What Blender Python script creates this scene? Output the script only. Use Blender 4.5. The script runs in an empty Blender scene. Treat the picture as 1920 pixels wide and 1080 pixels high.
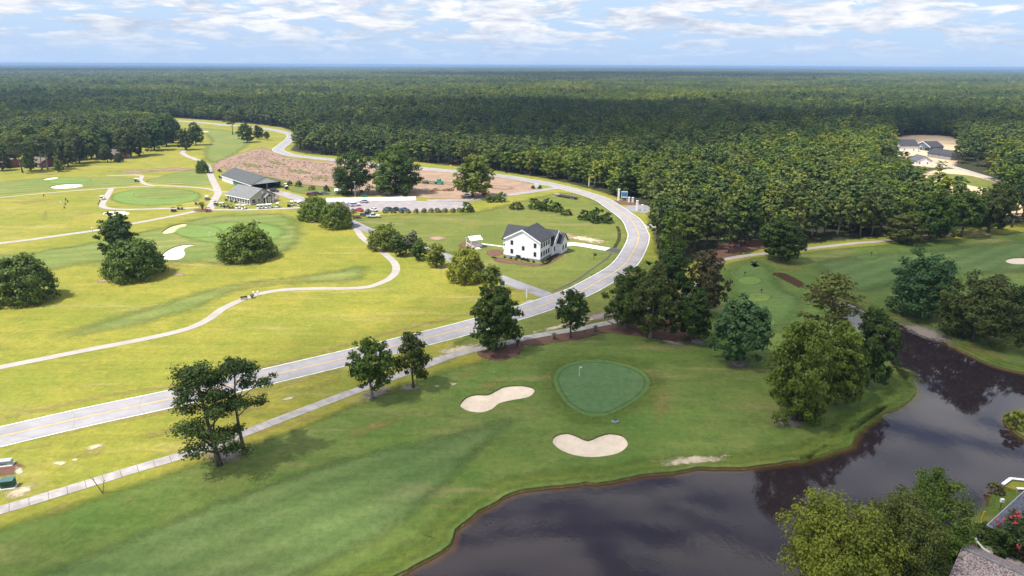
import bpy, bmesh, math, random
import numpy as np
from mathutils import Vector, Matrix
from mathutils.geometry import delaunay_2d_cdt, tessellate_polygon

R = math.radians
random.seed(7)
rng = np.random.default_rng(7)
scene = bpy.context.scene
COL = scene.collection

# ------------------------------------------------------------------ camera
F, CAMH, YH = 1230.0, 62.0, 122.3          # focal length in photo pixels, height, horizon row
PITCH = math.atan((540 - YH) / F)
ROLL = R(0.27)
cam_d = bpy.data.cameras.new('camera')
cam = bpy.data.objects.new('camera', cam_d)
COL.objects.link(cam)
cam_d.sensor_width = 36.0
cam_d.lens = F * 36.0 / 1920.0
cam_d.clip_start = 0.5
cam_d.clip_end = 120000
CM = Matrix.Translation((0, 0, CAMH)) @ Matrix.Rotation(math.pi / 2 - PITCH, 4, 'X') @ Matrix.Rotation(ROLL, 4, 'Z')
cam.matrix_world = CM
scene.camera = cam
CR = CM.to_3x3()
CRI = CR.inverted()

# ------------------------------------------------------------------ world, sun, exposure
SUN_EL, SUN_AZ = R(60), R(-112)             # azimuth measured from +Y towards +X
SUN = Vector((math.sin(SUN_AZ) * math.cos(SUN_EL), math.cos(SUN_AZ) * math.cos(SUN_EL), math.sin(SUN_EL)))
world = bpy.data.worlds.new('World')
scene.world = world
world.use_nodes = True
SKY_STRENGTH = 0.1
scene.view_settings.view_transform = 'Standard'
scene.view_settings.look = 'None'
scene.view_settings.gamma = 1
scene.view_settings.use_curve_mapping = False
scene.view_settings.exposure = 1.1
sun_d = bpy.data.lights.new('sun', 'SUN')
sun_d.energy = 3.5
sun_d.angle = R(0.53)
sun_d.color = (1.0, 0.95, 0.87)
sun_o = bpy.data.objects.new('sun', sun_d)
COL.objects.link(sun_o)
sun_o.rotation_euler = SUN.to_track_quat('Z', 'Y').to_euler()
sun_o.location = (0, 0, 300)


def build_world():
    nt = world.node_tree
    N, L = nt.nodes, nt.links
    N.clear()
    out = N.new('ShaderNodeOutputWorld')
    bg = N.new('ShaderNodeBackground')
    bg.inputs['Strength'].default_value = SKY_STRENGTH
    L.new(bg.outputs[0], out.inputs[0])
    sky = N.new('ShaderNodeTexSky')
    sky.sky_type = 'NISHITA'
    sky.sun_disc = False
    sky.sun_elevation = SUN_EL
    sky.sun_rotation = SUN_AZ
    sky.altitude = 50
    sky.air_density = 1.0
    sky.dust_density = 1.5
    sky.ozone_density = 1.5
    tc = N.new('ShaderNodeTexCoord')
    sep = N.new('ShaderNodeSeparateXYZ')
    L.new(tc.outputs['Generated'], sep.inputs[0])

    def math_(op, a, b=None, clamp=False):
        m = N.new('ShaderNodeMath'); m.operation = op; m.use_clamp = clamp
        for i, v in enumerate((a, b)):
            if v is None: continue
            if isinstance(v, (int, float)): m.inputs[i].default_value = v
            else: L.new(v, m.inputs[i])
        return m.outputs[0]
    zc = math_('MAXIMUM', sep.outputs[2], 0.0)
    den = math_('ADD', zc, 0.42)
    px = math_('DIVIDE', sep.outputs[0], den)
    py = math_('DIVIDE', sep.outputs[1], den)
    comb = N.new('ShaderNodeCombineXYZ')
    L.new(px, comb.inputs[0]); L.new(py, comb.inputs[1])
    L.new(math_('MULTIPLY', zc, 9.0), comb.inputs[2])

    def noise(scale, detail, rough, vec, dist=0.0):
        n = N.new('ShaderNodeTexNoise')
        n.inputs['Scale'].default_value = scale
        n.inputs['Detail'].default_value = detail
        n.inputs['Roughness'].default_value = rough
        n.inputs['Distortion'].default_value = dist
        L.new(vec, n.inputs['Vector'])
        return n.outputs['Fac']

    def mapr(v, a, b, c=0.0, d=1.0):
        m = N.new('ShaderNodeMapRange'); m.interpolation_type = 'SMOOTHSTEP'
        m.inputs[1].default_value = a; m.inputs[2].default_value = b
        m.inputs[3].default_value = c; m.inputs[4].default_value = d
        L.new(v, m.inputs[0])
        return m.outputs[0]
    n1 = noise(5.2, 10, 0.58, comb.outputs[0], 0.25)
    # the same field sampled a little higher up: tops of the clouds come out lit, bases grey
    off = N.new('ShaderNodeVectorMath'); off.operation = 'SCALE'
    off.inputs[3].default_value = 0.978
    L.new(comb.outputs[0], off.inputs[0])
    n2 = noise(5.2, 6, 0.58, off.outputs[0], 0.25)
    cover = mapr(n1, 0.43, 0.535)
    light = math_('ADD', math_('MULTIPLY', math_('SUBTRACT', n1, n2), 4.2), 0.50, True)
    ramp = N.new('ShaderNodeMix'); ramp.data_type = 'RGBA'
    ramp.inputs[6].default_value = (3.5, 3.95, 4.9, 1)
    ramp.inputs[7].default_value = (6.6, 6.6, 6.7, 1)
    L.new(light, ramp.inputs[0])
    # the clear sky between the clouds, whitened by haze towards the horizon
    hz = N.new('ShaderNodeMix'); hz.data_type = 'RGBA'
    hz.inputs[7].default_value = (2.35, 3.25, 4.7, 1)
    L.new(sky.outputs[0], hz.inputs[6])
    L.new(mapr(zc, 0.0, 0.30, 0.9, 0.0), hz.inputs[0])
    mix = N.new('ShaderNodeMix'); mix.data_type = 'RGBA'
    # clouds set dimmer near the horizon and brighter overhead, so unseen sky adds fill
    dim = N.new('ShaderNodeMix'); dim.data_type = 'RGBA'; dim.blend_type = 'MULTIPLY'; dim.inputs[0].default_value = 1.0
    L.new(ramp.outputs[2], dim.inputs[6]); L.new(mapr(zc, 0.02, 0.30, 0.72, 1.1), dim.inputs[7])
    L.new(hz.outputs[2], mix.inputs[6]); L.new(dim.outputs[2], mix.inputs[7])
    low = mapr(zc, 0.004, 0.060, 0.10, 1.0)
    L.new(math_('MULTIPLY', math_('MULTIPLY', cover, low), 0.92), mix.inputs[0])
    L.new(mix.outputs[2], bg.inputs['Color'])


build_world()
scene.cycles.use_denoising = True
scene.cycles.transparent_max_bounces = 24
scene.cycles.max_bounces = 6
scene.cycles.diffuse_bounces = 3
scene.cycles.transmission_bounces = 4
scene.cycles.volume_bounces = 0
scene.cycles.caustics_reflective = False
scene.cycles.caustics_refractive = False


# ------------------------------------------------------------------ photo pixel -> place on the ground
def G(x, y, z=0.0):
    d = CR @ Vector(((x - 960) / F, -(y - 540) / F, -1.0))
    t = (z - CAMH) / d.z
    return Vector((d.x * t, d.y * t, z))


def proj(p):
    q = CRI @ (Vector(p) - Vector((0, 0, CAMH)))
    return 960 + F * q.x / -q.z, 540 - F * q.y / -q.z


def ppm(p):                                   # photo pixels per metre at a point
    q = CRI @ (Vector(p) - Vector((0, 0, CAMH)))
    return F / -q.z


def height_for(p, ytop):                      # height of an upright whose foot is p and whose top is at row ytop
    lo, hi = 0.0, 60.0
    for _ in range(40):
        m = (lo + hi) / 2
        if proj((p.x, p.y, m))[1] > ytop: lo = m
        else: hi = m
    return lo


# ------------------------------------------------------------------ materials
def new_mat(name):
    m = bpy.data.materials.new(name)
    m.use_nodes = True
    nt = m.node_tree
    nt.nodes.clear()
    out = nt.nodes.new('ShaderNodeOutputMaterial')
    b = nt.nodes.new('ShaderNodeBsdfPrincipled')
    nt.links.new(b.outputs[0], out.inputs[0])
    return m, nt, b, out


def wpos(nt, obj=False):
    if obj:
        return nt.nodes.new('ShaderNodeTexCoord').outputs['Object']
    return nt.nodes.new('ShaderNodeNewGeometry').outputs['Position']


def tnoise(nt, scale, detail=4, rough=0.55, vec=None, dist=0.0, stretch=None):
    n = nt.nodes.new('ShaderNodeTexNoise')
    n.inputs['Scale'].default_value = scale
    n.inputs['Detail'].default_value = detail
    n.inputs['Roughness'].default_value = rough
    n.inputs['Distortion'].default_value = dist
    v = vec if vec is not None else wpos(nt)
    if stretch:
        mp = nt.nodes.new('ShaderNodeMapping')
        mp.inputs['Rotation'].default_value = (0, 0, stretch[0])
        mp.inputs['Scale'].default_value = (stretch[1], stretch[2], 1)
        nt.links.new(v, mp.inputs[0]); v = mp.outputs[0]
    nt.links.new(v, n.inputs['Vector'])
    return n.outputs['Fac']


def maprange(nt, v, a, b, c=0.0, d=1.0):
    m = nt.nodes.new('ShaderNodeMapRange'); m.interpolation_type = 'SMOOTHSTEP'
    m.inputs[1].default_value = a; m.inputs[2].default_value = b
    m.inputs[3].default_value = c; m.inputs[4].default_value = d
    nt.links.new(v, m.inputs[0])
    return m.outputs[0]


def mixc(nt, fac, a, b):
    m = nt.nodes.new('ShaderNodeMix'); m.data_type = 'RGBA'
    for i, v in ((0, fac), (6, a), (7, b)):
        if isinstance(v, (tuple, list)): m.inputs[i].default_value = (*v[:3], 1)
        elif isinstance(v, (int, float)): m.inputs[i].default_value = v
        else: nt.links.new(v, m.inputs[i])
    return m.outputs[2]


def mth(nt, op, a, b=0.0, clamp=False):
    m = nt.nodes.new('ShaderNodeMath'); m.operation = op; m.use_clamp = clamp
    for i, v in enumerate((a, b)):
        if isinstance(v, (int, float)): m.inputs[i].default_value = v
        else: nt.links.new(v, m.inputs[i])
    return m.outputs[0]


def bump(nt, b, h, strength=0.3, dist=0.1):
    n = nt.nodes.new('ShaderNodeBump')
    n.inputs['Strength'].default_value = strength
    n.inputs['Distance'].default_value = dist
    nt.links.new(h, n.inputs['Height'])
    nt.links.new(n.outputs[0], b.inputs['Normal'])


def feather(nt, b, out, amount=0.9, scale=0.5, lo=0.12, hi=0.9, top=1.0):
    """soft irregular edge: mixes to transparent where the edge attribute falls to 0"""
    at = nt.nodes.new('ShaderNodeAttribute'); at.attribute_name = 'edge'
    n = tnoise(nt, scale, 4, 0.65)
    v = mth(nt, 'ADD', at.outputs['Fac'], mth(nt, 'MULTIPLY', mth(nt, 'SUBTRACT', n, 0.5), amount))
    a = maprange(nt, v, lo, hi, 0.0, top)
    tr = nt.nodes.new('ShaderNodeBsdfTransparent')
    ms = nt.nodes.new('ShaderNodeMixShader')
    nt.links.new(a, ms.inputs[0]); nt.links.new(tr.outputs[0], ms.inputs[1]); nt.links.new(b.outputs[0], ms.inputs[2])
    nt.links.new(ms.outputs[0], out.inputs[0])
    return ms


def plain(name, col, rough=0.6, var=0.12, scale=1.5, metal=0.0, obj=True, spec=0.4, bumpy=0.0):
    m, nt, b, out = new_mat(name)
    n = tnoise(nt, scale, 5, 0.6, wpos(nt, obj))
    c2 = tuple(max(0, c * (1 - 2 * var)) for c in col)
    c1 = tuple(min(1, c * (1 + var)) for c in col)
    nt.links.new(mixc(nt, maprange(nt, n, 0.3, 0.7), c2, c1), b.inputs['Base Color'])
    b.inputs['Roughness'].default_value = rough
    b.inputs['Metallic'].default_value = metal
    b.inputs['Specular IOR Level'].default_value = spec
    if bumpy: bump(nt, b, n, bumpy, 0.05)
    return m


def grass(name, c1, c2, c3, dry=None, soft=False, stripes=None, fe=(0.9, 0.35), big=0.035):
    """turf: two broad tones, fine tufts, worn straw flecks, optional mowing stripes (angle, width in m)"""
    m, nt, b, out = new_mat(name)
    n1 = tnoise(nt, big, 5, 0.62)
    n2 = tnoise(nt, big * 6, 5, 0.65)
    n3 = tnoise(nt, 1.3, 4, 0.7)
    n4 = tnoise(nt, 0.075, 4, 0.6, None, 0.6, (0.45, 0.35, 1.5))
    c = mixc(nt, maprange(nt, n1, 0.34, 0.66), c1, c2)
    c = mixc(nt, mth(nt, 'MULTIPLY', maprange(nt, n2, 0.42, 0.70), 0.65), c, c3)
    if dry:
        d = maprange(nt, n4, 0.54, 0.74)
        c = mixc(nt, mth(nt, 'MULTIPLY', d, 0.62), c, dry)
        d2 = mth(nt, 'MULTIPLY', maprange(nt, n3, 0.6, 0.8), 0.35)
        c = mixc(nt, d2, c, dry)
    if stripes:
        wv = nt.nodes.new('ShaderNodeTexWave')
        wv.inputs['Scale'].default_value = 0.314 / stripes[1]
        wv.inputs['Distortion'].default_value = 1.2
        wv.inputs['Detail'].default_value = 2
        wv.inputs['Detail Scale'].default_value = 0.25
        mp = nt.nodes.new('ShaderNodeMapping'); mp.inputs['Rotation'].default_value = (0, 0, stripes[0])
        nt.links.new(wpos(nt), mp.inputs[0]); nt.links.new(mp.outputs[0], wv.inputs['Vector'])
        c = mixc(nt, mth(nt, 'MULTIPLY', wv.outputs['Fac'], stripes[2]), c, tuple(x * 0.72 for x in c1))
    fine = mth(nt, 'ADD', mth(nt, 'ADD', mth(nt, 'MULTIPLY', tnoise(nt, 0.9, 6, 0.78), 1.5), mth(nt, 'MULTIPLY', tnoise(nt, 0.16, 5, 0.7, None, 0.4, (0.5, 0.22, 2.2)), 0.75)), -0.13)
    mm = nt.nodes.new('ShaderNodeMix'); mm.data_type = 'RGBA'; mm.blend_type = 'MULTIPLY'
    mm.inputs[0].default_value = 0.85
    nt.links.new(c, mm.inputs[6]); nt.links.new(fine, mm.inputs[7])
    nt.links.new(mm.outputs[2], b.inputs['Base Color'])
    b.inputs['Roughness'].default_value = 0.85
    b.inputs['Specular IOR Level'].default_value = 0.12
    bump(nt, b, mth(nt, 'ADD', n3, mth(nt, 'MULTIPLY', n2, 3.0)), 0.35, 0.35)
    if soft: feather(nt, b, out, *fe)
    return m


def earth(name, c1, c2, c3=None, soft=True, scale=0.4, fe=(1.1, 0.5), rough=0.9, rake=False):
    m, nt, b, out = new_mat(name)
    n = tnoise(nt, scale, 6, 0.68)
    n2 = tnoise(nt, scale * 7, 4, 0.7)
    c = mixc(nt, maprange(nt, n, 0.35, 0.65), c1, c2)
    if c3: c = mixc(nt, maprange(nt, n2, 0.52, 0.72), c, c3)
    nt.links.new(c, b.inputs['Base Color'])
    b.inputs['Roughness'].default_value = rough
    b.inputs['Specular IOR Level'].default_value = 0.1
    if rake:
        wv = nt.nodes.new('ShaderNodeTexWave'); wv.inputs['Scale'].default_value = 0.9; wv.inputs['Distortion'].default_value = 22; wv.inputs['Detail Scale'].default_value = 0.15
        nt.links.new(wpos(nt), wv.inputs['Vector'])
        c = mixc(nt, mth(nt, 'MULTIPLY', wv.outputs['Fac'], 0.09), c, tuple(x * 0.72 for x in c1))
        nt.links.new(c, b.inputs['Base Color'])
        n2 = mth(nt, 'ADD', n2, wv.outputs['Fac'])
    bump(nt, b, n2, 0.5, 0.2)
    if soft: feather(nt, b, out, *fe)
    return m


def paved(name, c1, c2, soft=False, streak=0.5):
    m, nt, b, out = new_mat(name)
    n = tnoise(nt, 0.25, 6, 0.65)
    n2 = tnoise(nt, 3.0, 4, 0.7)
    at = nt.nodes.new('ShaderNodeAttribute'); at.attribute_name = 'across'
    c = mixc(nt, maprange(nt, n, 0.3, 0.7), c1, c2)
    wear = mth(nt, 'MULTIPLY', maprange(nt, mth(nt, 'ADD', mth(nt, 'COSINE', mth(nt, 'MULTIPLY', at.outputs['Fac'], 4 * math.pi)), mth(nt, 'MULTIPLY', n2, 0.8)), 0.5, 1.5), streak * 0.35)
    c = mixc(nt, wear, c, tuple(x * 0.72 for x in c1))
    cr = nt.nodes.new('ShaderNodeTexVoronoi'); cr.feature = 'DISTANCE_TO_EDGE'; cr.inputs['Scale'].default_value = 0.11
    nt.links.new(wpos(nt), cr.inputs['Vector'])
    c = mixc(nt, mth(nt, 'MULTIPLY', maprange(nt, cr.outputs['Distance'], 0.0, 0.012, 1.0, 0.0), streak * 0.5), c, tuple(x * 0.5 for x in c1))
    st = tnoise(nt, 0.07, 5, 0.7)
    c = mixc(nt, mth(nt, 'MULTIPLY', maprange(nt, st, 0.5, 0.7), 0.4), c, tuple(x * 0.78 for x in c1))
    nt.links.new(c, b.inputs['Base Color'])
    b.inputs['Roughness'].default_value = 0.8
    b.inputs['Specular IOR Level'].default_value = 0.25
    if soft: feather(nt, b, out)
    return m


def leaf_mat(name, dark, mid, lite, trans=0.30):
    m, nt, b, out = new_mat(name)
    oi = nt.nodes.new('ShaderNodeObjectInfo')
    at = nt.nodes.new('ShaderNodeAttribute'); at.attribute_name = 'tint'
    c = mixc(nt, at.outputs['Fac'], dark, mid)
    v = mth(nt, 'ADD', mth(nt, 'MULTIPLY', oi.outputs['Random'], 0.75), mth(nt, 'MULTIPLY', at.outputs['Fac'], 0.45))
    c = mixc(nt, maprange(nt, v, 0.35, 1.15), c, lite)
    nt.links.new(c, b.inputs['Base Color'])
    b.inputs['Roughness'].default_value = 0.55
    b.inputs['Specular IOR Level'].default_value = 0.25
    t = nt.nodes.new('ShaderNodeBsdfTranslucent')
    nt.links.new(c, t.inputs[0])
    ms = nt.nodes.new('ShaderNodeMixShader'); ms.inputs[0].default_value = trans
    nt.links.new(b.outputs[0], ms.inputs[1]); nt.links.new(t.outputs[0], ms.inputs[2])
    nt.links.new(ms.outputs[0], out.inputs[0])
    return m


M = {}
M['rough'] = grass('rough_grass', (0.174, 0.186, 0.025), (0.248, 0.222, 0.035), (0.138, 0.164, 0.022), (0.32, 0.26, 0.10))
M['semi'] = grass('lawn_grass', (0.108, 0.135, 0.026), (0.150, 0.155, 0.034), (0.086, 0.118, 0.024), (0.24, 0.19, 0.085), soft=True)  # tone darkened to stand in for partial cloud shade on the house lot
M['course'] = grass('course_grass', (0.088, 0.146, 0.026), (0.142, 0.170, 0.040), (0.066, 0.122, 0.021), (0.25, 0.205, 0.085), soft=True, fe=(0.8, 0.12))
M['fairway'] = grass('fairway_grass', (0.108, 0.168, 0.046), (0.132, 0.178, 0.054), (0.088, 0.148, 0.036), (0.20, 0.20, 0.08), soft=True, stripes=(0.95, 6.0, 0.6), fe=(0.6, 0.3))
M['lfair'] = grass('left_fairway_grass', (0.140, 0.182, 0.042), (0.205, 0.210, 0.060), (0.118, 0.168, 0.036), (0.26, 0.235, 0.09), soft=True, stripes=(1.2, 8.0, 0.5), fe=(1.1, 0.12))
M['green'] = grass('green_grass', (0.082, 0.150, 0.054), (0.098, 0.160, 0.060), (0.070, 0.136, 0.046), None, soft=True, stripes=(0.3, 3.0, 0.16), fe=(0.25, 0.5))
M['collar'] = grass('collar_grass', (0.090, 0.150, 0.036), (0.112, 0.160, 0.042), (0.076, 0.134, 0.030), None, soft=True, fe=(0.5, 0.3))
M['lgreen'] = grass('left_green_grass', (0.130, 0.200, 0.045), (0.150, 0.210, 0.050), (0.110, 0.180, 0.040), None, soft=True, fe=(0.3, 0.3))
M['brightgrass'] = grass('bank_grass', (0.105, 0.155, 0.024), (0.140, 0.168, 0.030), (0.085, 0.135, 0.022), (0.25, 0.20, 0.08), soft=True, fe=(1.0, 0.4, 0.1, 1.0, 0.85))
M['drygrass'] = grass('dry_grass', (0.26, 0.215, 0.06), (0.30, 0.235, 0.085), (0.20, 0.19, 0.04), (0.42, 0.34, 0.18), soft=True, fe=(1.5, 0.25, 0.25, 1.5, 0.7))
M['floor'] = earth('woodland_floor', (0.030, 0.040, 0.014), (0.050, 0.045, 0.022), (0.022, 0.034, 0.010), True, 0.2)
M['mulch'] = earth('pine_straw', (0.120, 0.064, 0.046), (0.160, 0.088, 0.062), (0.080, 0.048, 0.034), True, 0.6, (1.4, 0.5))
M['baresand'] = earth('bare_sand', (0.50, 0.42, 0.29), (0.36, 0.30, 0.19), (0.60, 0.54, 0.42), True, 0.8, (2.2, 0.6))
M['greysand'] = earth('grey_sand', (0.30, 0.26, 0.23), (0.20, 0.16, 0.12), (0.44, 0.40, 0.37), True, 0.9, (2.0, 0.9))
M['dirt'] = earth('cleared_soil', (0.31, 0.215, 0.145), (0.23, 0.165, 0.118), (0.37, 0.28, 0.20), True, 0.12, (1.5, 0.10))
M['slash'] = earth('cut_over_soil', (0.225, 0.150, 0.108), (0.285, 0.195, 0.142), (0.130, 0.112, 0.062), True, 0.12, (1.6, 0.09))
M['sandlot'] = earth('building_lot_sand', (0.52, 0.40, 0.25), (0.44, 0.31, 0.19), (0.58, 0.48, 0.33), True, 0.06, (0.8, 0.1))
M['mud'] = earth('ditch_mud', (0.050, 0.028, 0.015), (0.080, 0.042, 0.020), (0.03, 0.02, 0.012), True, 0.3, (0.9, 0.4))
M['sand'] = earth('bunker_sand', (0.72, 0.60, 0.46), (0.63, 0.51, 0.38), (0.60, 0.49, 0.37), False, 0.5)
M['brightsand'] = earth('white_bunker_sand', (0.72, 0.66, 0.54), (0.66, 0.60, 0.48), None, False, 0.5)
M['tansand'] = earth('tan_bunker_sand', (0.56, 0.46, 0.26), (0.48, 0.40, 0.22), None, False, 0.5)
M['bank'] = earth('bank_earth', (0.115, 0.085, 0.036), (0.085, 0.090, 0.026), (0.22, 0.165, 0.085), False, 0.16)
M['asphalt'] = paved('asphalt', (0.250, 0.242, 0.250), (0.315, 0.300, 0.305), streak=0.9)
M['asphalt2'] = paved('side_road_asphalt', (0.20, 0.195, 0.205), (0.26, 0.255, 0.26))
M['newasphalt'] = paved('new_asphalt', (0.055, 0.052, 0.055), (0.075, 0.07, 0.07))
M['path'] = paved('path_concrete', (0.305, 0.275, 0.245), (0.37, 0.335, 0.30), streak=0.2)
M['slab'] = plain('slab_concrete', (0.345, 0.315, 0.295), 0.85, 0.12, 0.5, 0, False)
M['white_concrete'] = plain('white_concrete', (0.62, 0.60, 0.56), 0.8, 0.05, 0.6, 0, False)
M['lot'] = paved('car_park_paving', (0.235, 0.215, 0.22), (0.33, 0.285, 0.275), streak=0.0)
M['wline'] = plain('white_road_paint', (0.66, 0.66, 0.63), 0.7, 0.12, 0.6, 0, False)
M['yline'] = plain('yellow_road_paint', (0.60, 0.40, 0.12), 0.7, 0.12, 0.6, 0, False)
M['bark'] = plain('bark', (0.13, 0.105, 0.085), 0.9, 0.3, 3.0, bumpy=0.5)
M['palebark'] = plain('pale_bark', (0.26, 0.235, 0.205), 0.9, 0.25, 3.0, bumpy=0.5)
M['white'] = plain('white_siding', (0.78, 0.78, 0.79), 0.6, 0.03, 0.7)
M['trim'] = plain('white_trim', (0.80, 0.80, 0.80), 0.5, 0.02)
M['shingle'] = plain('charcoal_shingle', (0.045, 0.047, 0.055), 0.85, 0.28, 2.2, bumpy=0.4)
M['greyroof'] = plain('grey_shingle', (0.165, 0.17, 0.165), 0.85, 0.2, 1.8, bumpy=0.4)
M['darkroof'] = plain('dark_metal_roof', (0.060, 0.066, 0.064), 0.55, 0.15, 0.6)
M['brownroof'] = plain('brown_shingle', (0.13, 0.10, 0.085), 0.85, 0.25, 1.8, bumpy=0.3)
M['speckroof'] = plain('speckled_shingle', (0.235, 0.185, 0.185), 0.9, 0.42, 5.0, bumpy=0.6)
M['blueroof'] = plain('blue_grey_shingle', (0.10, 0.105, 0.13), 0.9, 0.3, 4.0, bumpy=0.5)
M['glass'] = plain('dark_window_glass', (0.02, 0.025, 0.03), 0.12, 0.1, 1, 0, True, 0.6)
M['found'] = plain('grey_foundation', (0.22, 0.22, 0.23), 0.85, 0.1)
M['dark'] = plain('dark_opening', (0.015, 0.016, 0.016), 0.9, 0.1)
M['beige'] = plain('beige_siding', (0.47, 0.41, 0.34), 0.7, 0.05, 0.8)
M['teal'] = plain('teal_metal_wall', (0.055, 0.13, 0.135), 0.55, 0.1, 0.8)
M['brick'] = plain('red_brick', (0.24, 0.095, 0.065), 0.85, 0.2, 2.5)
M['bluewall'] = plain('slate_blue_siding', (0.10, 0.14, 0.19), 0.7, 0.06)
M['tin'] = plain('white_tin_roof', (0.76, 0.77, 0.78), 0.4, 0.03)
M['pinkwood'] = plain('pale_pink_timber', (0.62, 0.50, 0.45), 0.7, 0.08)
M['tyre'] = plain('black_rubber', (0.018, 0.018, 0.019), 0.8, 0.1)
M['black'] = plain('black_metal', (0.022, 0.022, 0.024), 0.5, 0.1)
M['steel'] = plain('galvanised_steel', (0.42, 0.44, 0.46), 0.45, 0.1, 1.5, 0.3)
M['dgreen'] = plain('dark_green_paint', (0.018, 0.075, 0.052), 0.5, 0.1)
M['green_paint'] = plain('green_truck_paint', (0.03, 0.30, 0.20), 0.45, 0.1)
M['yellow'] = plain('yellow_paint', (0.70, 0.50, 0.03), 0.5, 0.08)
M['blue_sign'] = plain('blue_sign_paint', (0.045, 0.22, 0.42), 0.5, 0.08)
M['log'] = plain('cut_log', (0.42, 0.25, 0.13), 0.85, 0.3, 1.0)
M['red_paint'] = plain('red_flag_cloth', (0.50, 0.03, 0.04), 0.8, 0.05)
M['blue_paint'] = plain('blue_flag_cloth', (0.02, 0.03, 0.16), 0.8, 0.05)
M['skin'] = plain('skin', (0.48, 0.30, 0.22), 0.6, 0.03)
M['cloth'] = plain('white_golf_clothes', (0.74, 0.74, 0.76), 0.8, 0.04)
M['flower'] = plain('pink_red_blossom', (0.50, 0.035, 0.075), 0.7, 0.2)
M['lamp'] = plain('pale_pink_plastic', (0.62, 0.42, 0.38), 0.5, 0.05)

# foliage: dark, middle, light tones of the leaves themselves
M['oak'] = leaf_mat('oak_leaves', (0.045, 0.088, 0.010), (0.091, 0.150, 0.015), (0.144, 0.193, 0.019))
M['darkoak'] = leaf_mat('dark_oak_leaves', (0.037, 0.073, 0.010), (0.066, 0.112, 0.014), (0.099, 0.142, 0.019))
M['bluoak'] = leaf_mat('blue_green_leaves', (0.034, 0.086, 0.024), (0.062, 0.130, 0.035), (0.097, 0.171, 0.050))
M['yelleaf'] = leaf_mat('yellow_green_leaves', (0.094, 0.134, 0.014), (0.183, 0.217, 0.020), (0.266, 0.272, 0.027))
M['olive'] = leaf_mat('olive_leaves', (0.057, 0.077, 0.014), (0.096, 0.120, 0.021), (0.132, 0.146, 0.029))
M['greyleaf'] = leaf_mat('grey_green_leaves', (0.123, 0.140, 0.070), (0.201, 0.210, 0.114), (0.280, 0.280, 0.158))
M['pine'] = leaf_mat('pine_needles', (0.029, 0.058, 0.009), (0.053, 0.091, 0.014), (0.079, 0.117, 0.018), 0.18)
M['fpine'] = leaf_mat('forest_pine_needles', (0.046, 0.085, 0.019), (0.081, 0.126, 0.024), (0.152, 0.180, 0.034), 0.18)
M['fleaf'] = leaf_mat('forest_leaves', (0.086, 0.151, 0.019), (0.143, 0.205, 0.022), (0.215, 0.231, 0.023), 0.28)
M['fyel'] = leaf_mat('forest_pale_leaves', (0.144, 0.193, 0.021), (0.232, 0.275, 0.032), (0.342, 0.341, 0.042), 0.25)
M['farleaf'] = leaf_mat('far_leaves', (0.092, 0.116, 0.022), (0.144, 0.165, 0.028), (0.207, 0.204, 0.036), 0.25)
M['brownleaf'] = leaf_mat('bronze_leaves', (0.084, 0.081, 0.028), (0.130, 0.116, 0.042), (0.158, 0.140, 0.052))


# ------------------------------------------------------------------ object helpers
def link(o, parent=None):
    COL.objects.link(o)
    if parent is not None: o.parent = parent
    return o


def tag(o, label=None, cat=None, group=None, kind=None):
    if label: o['label'] = label
    if cat: o['category'] = cat
    if group: o['group'] = group
    if kind: o['kind'] = kind
    return o


def thing(name, label, cat, loc=(0, 0, 0), rz=0.0, group=None):
    o = bpy.data.objects.new(name, None)
    o.empty_display_size = 0.3
    link(o)
    o.location = loc
    o.rotation_euler = (0, 0, rz)
    return tag(o, label, cat, group)


def copy_tree(o, parent=None):
    c = o.copy()
    link(c, parent)
    for ch in list(o.children): copy_tree(ch, c)
    return c


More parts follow.
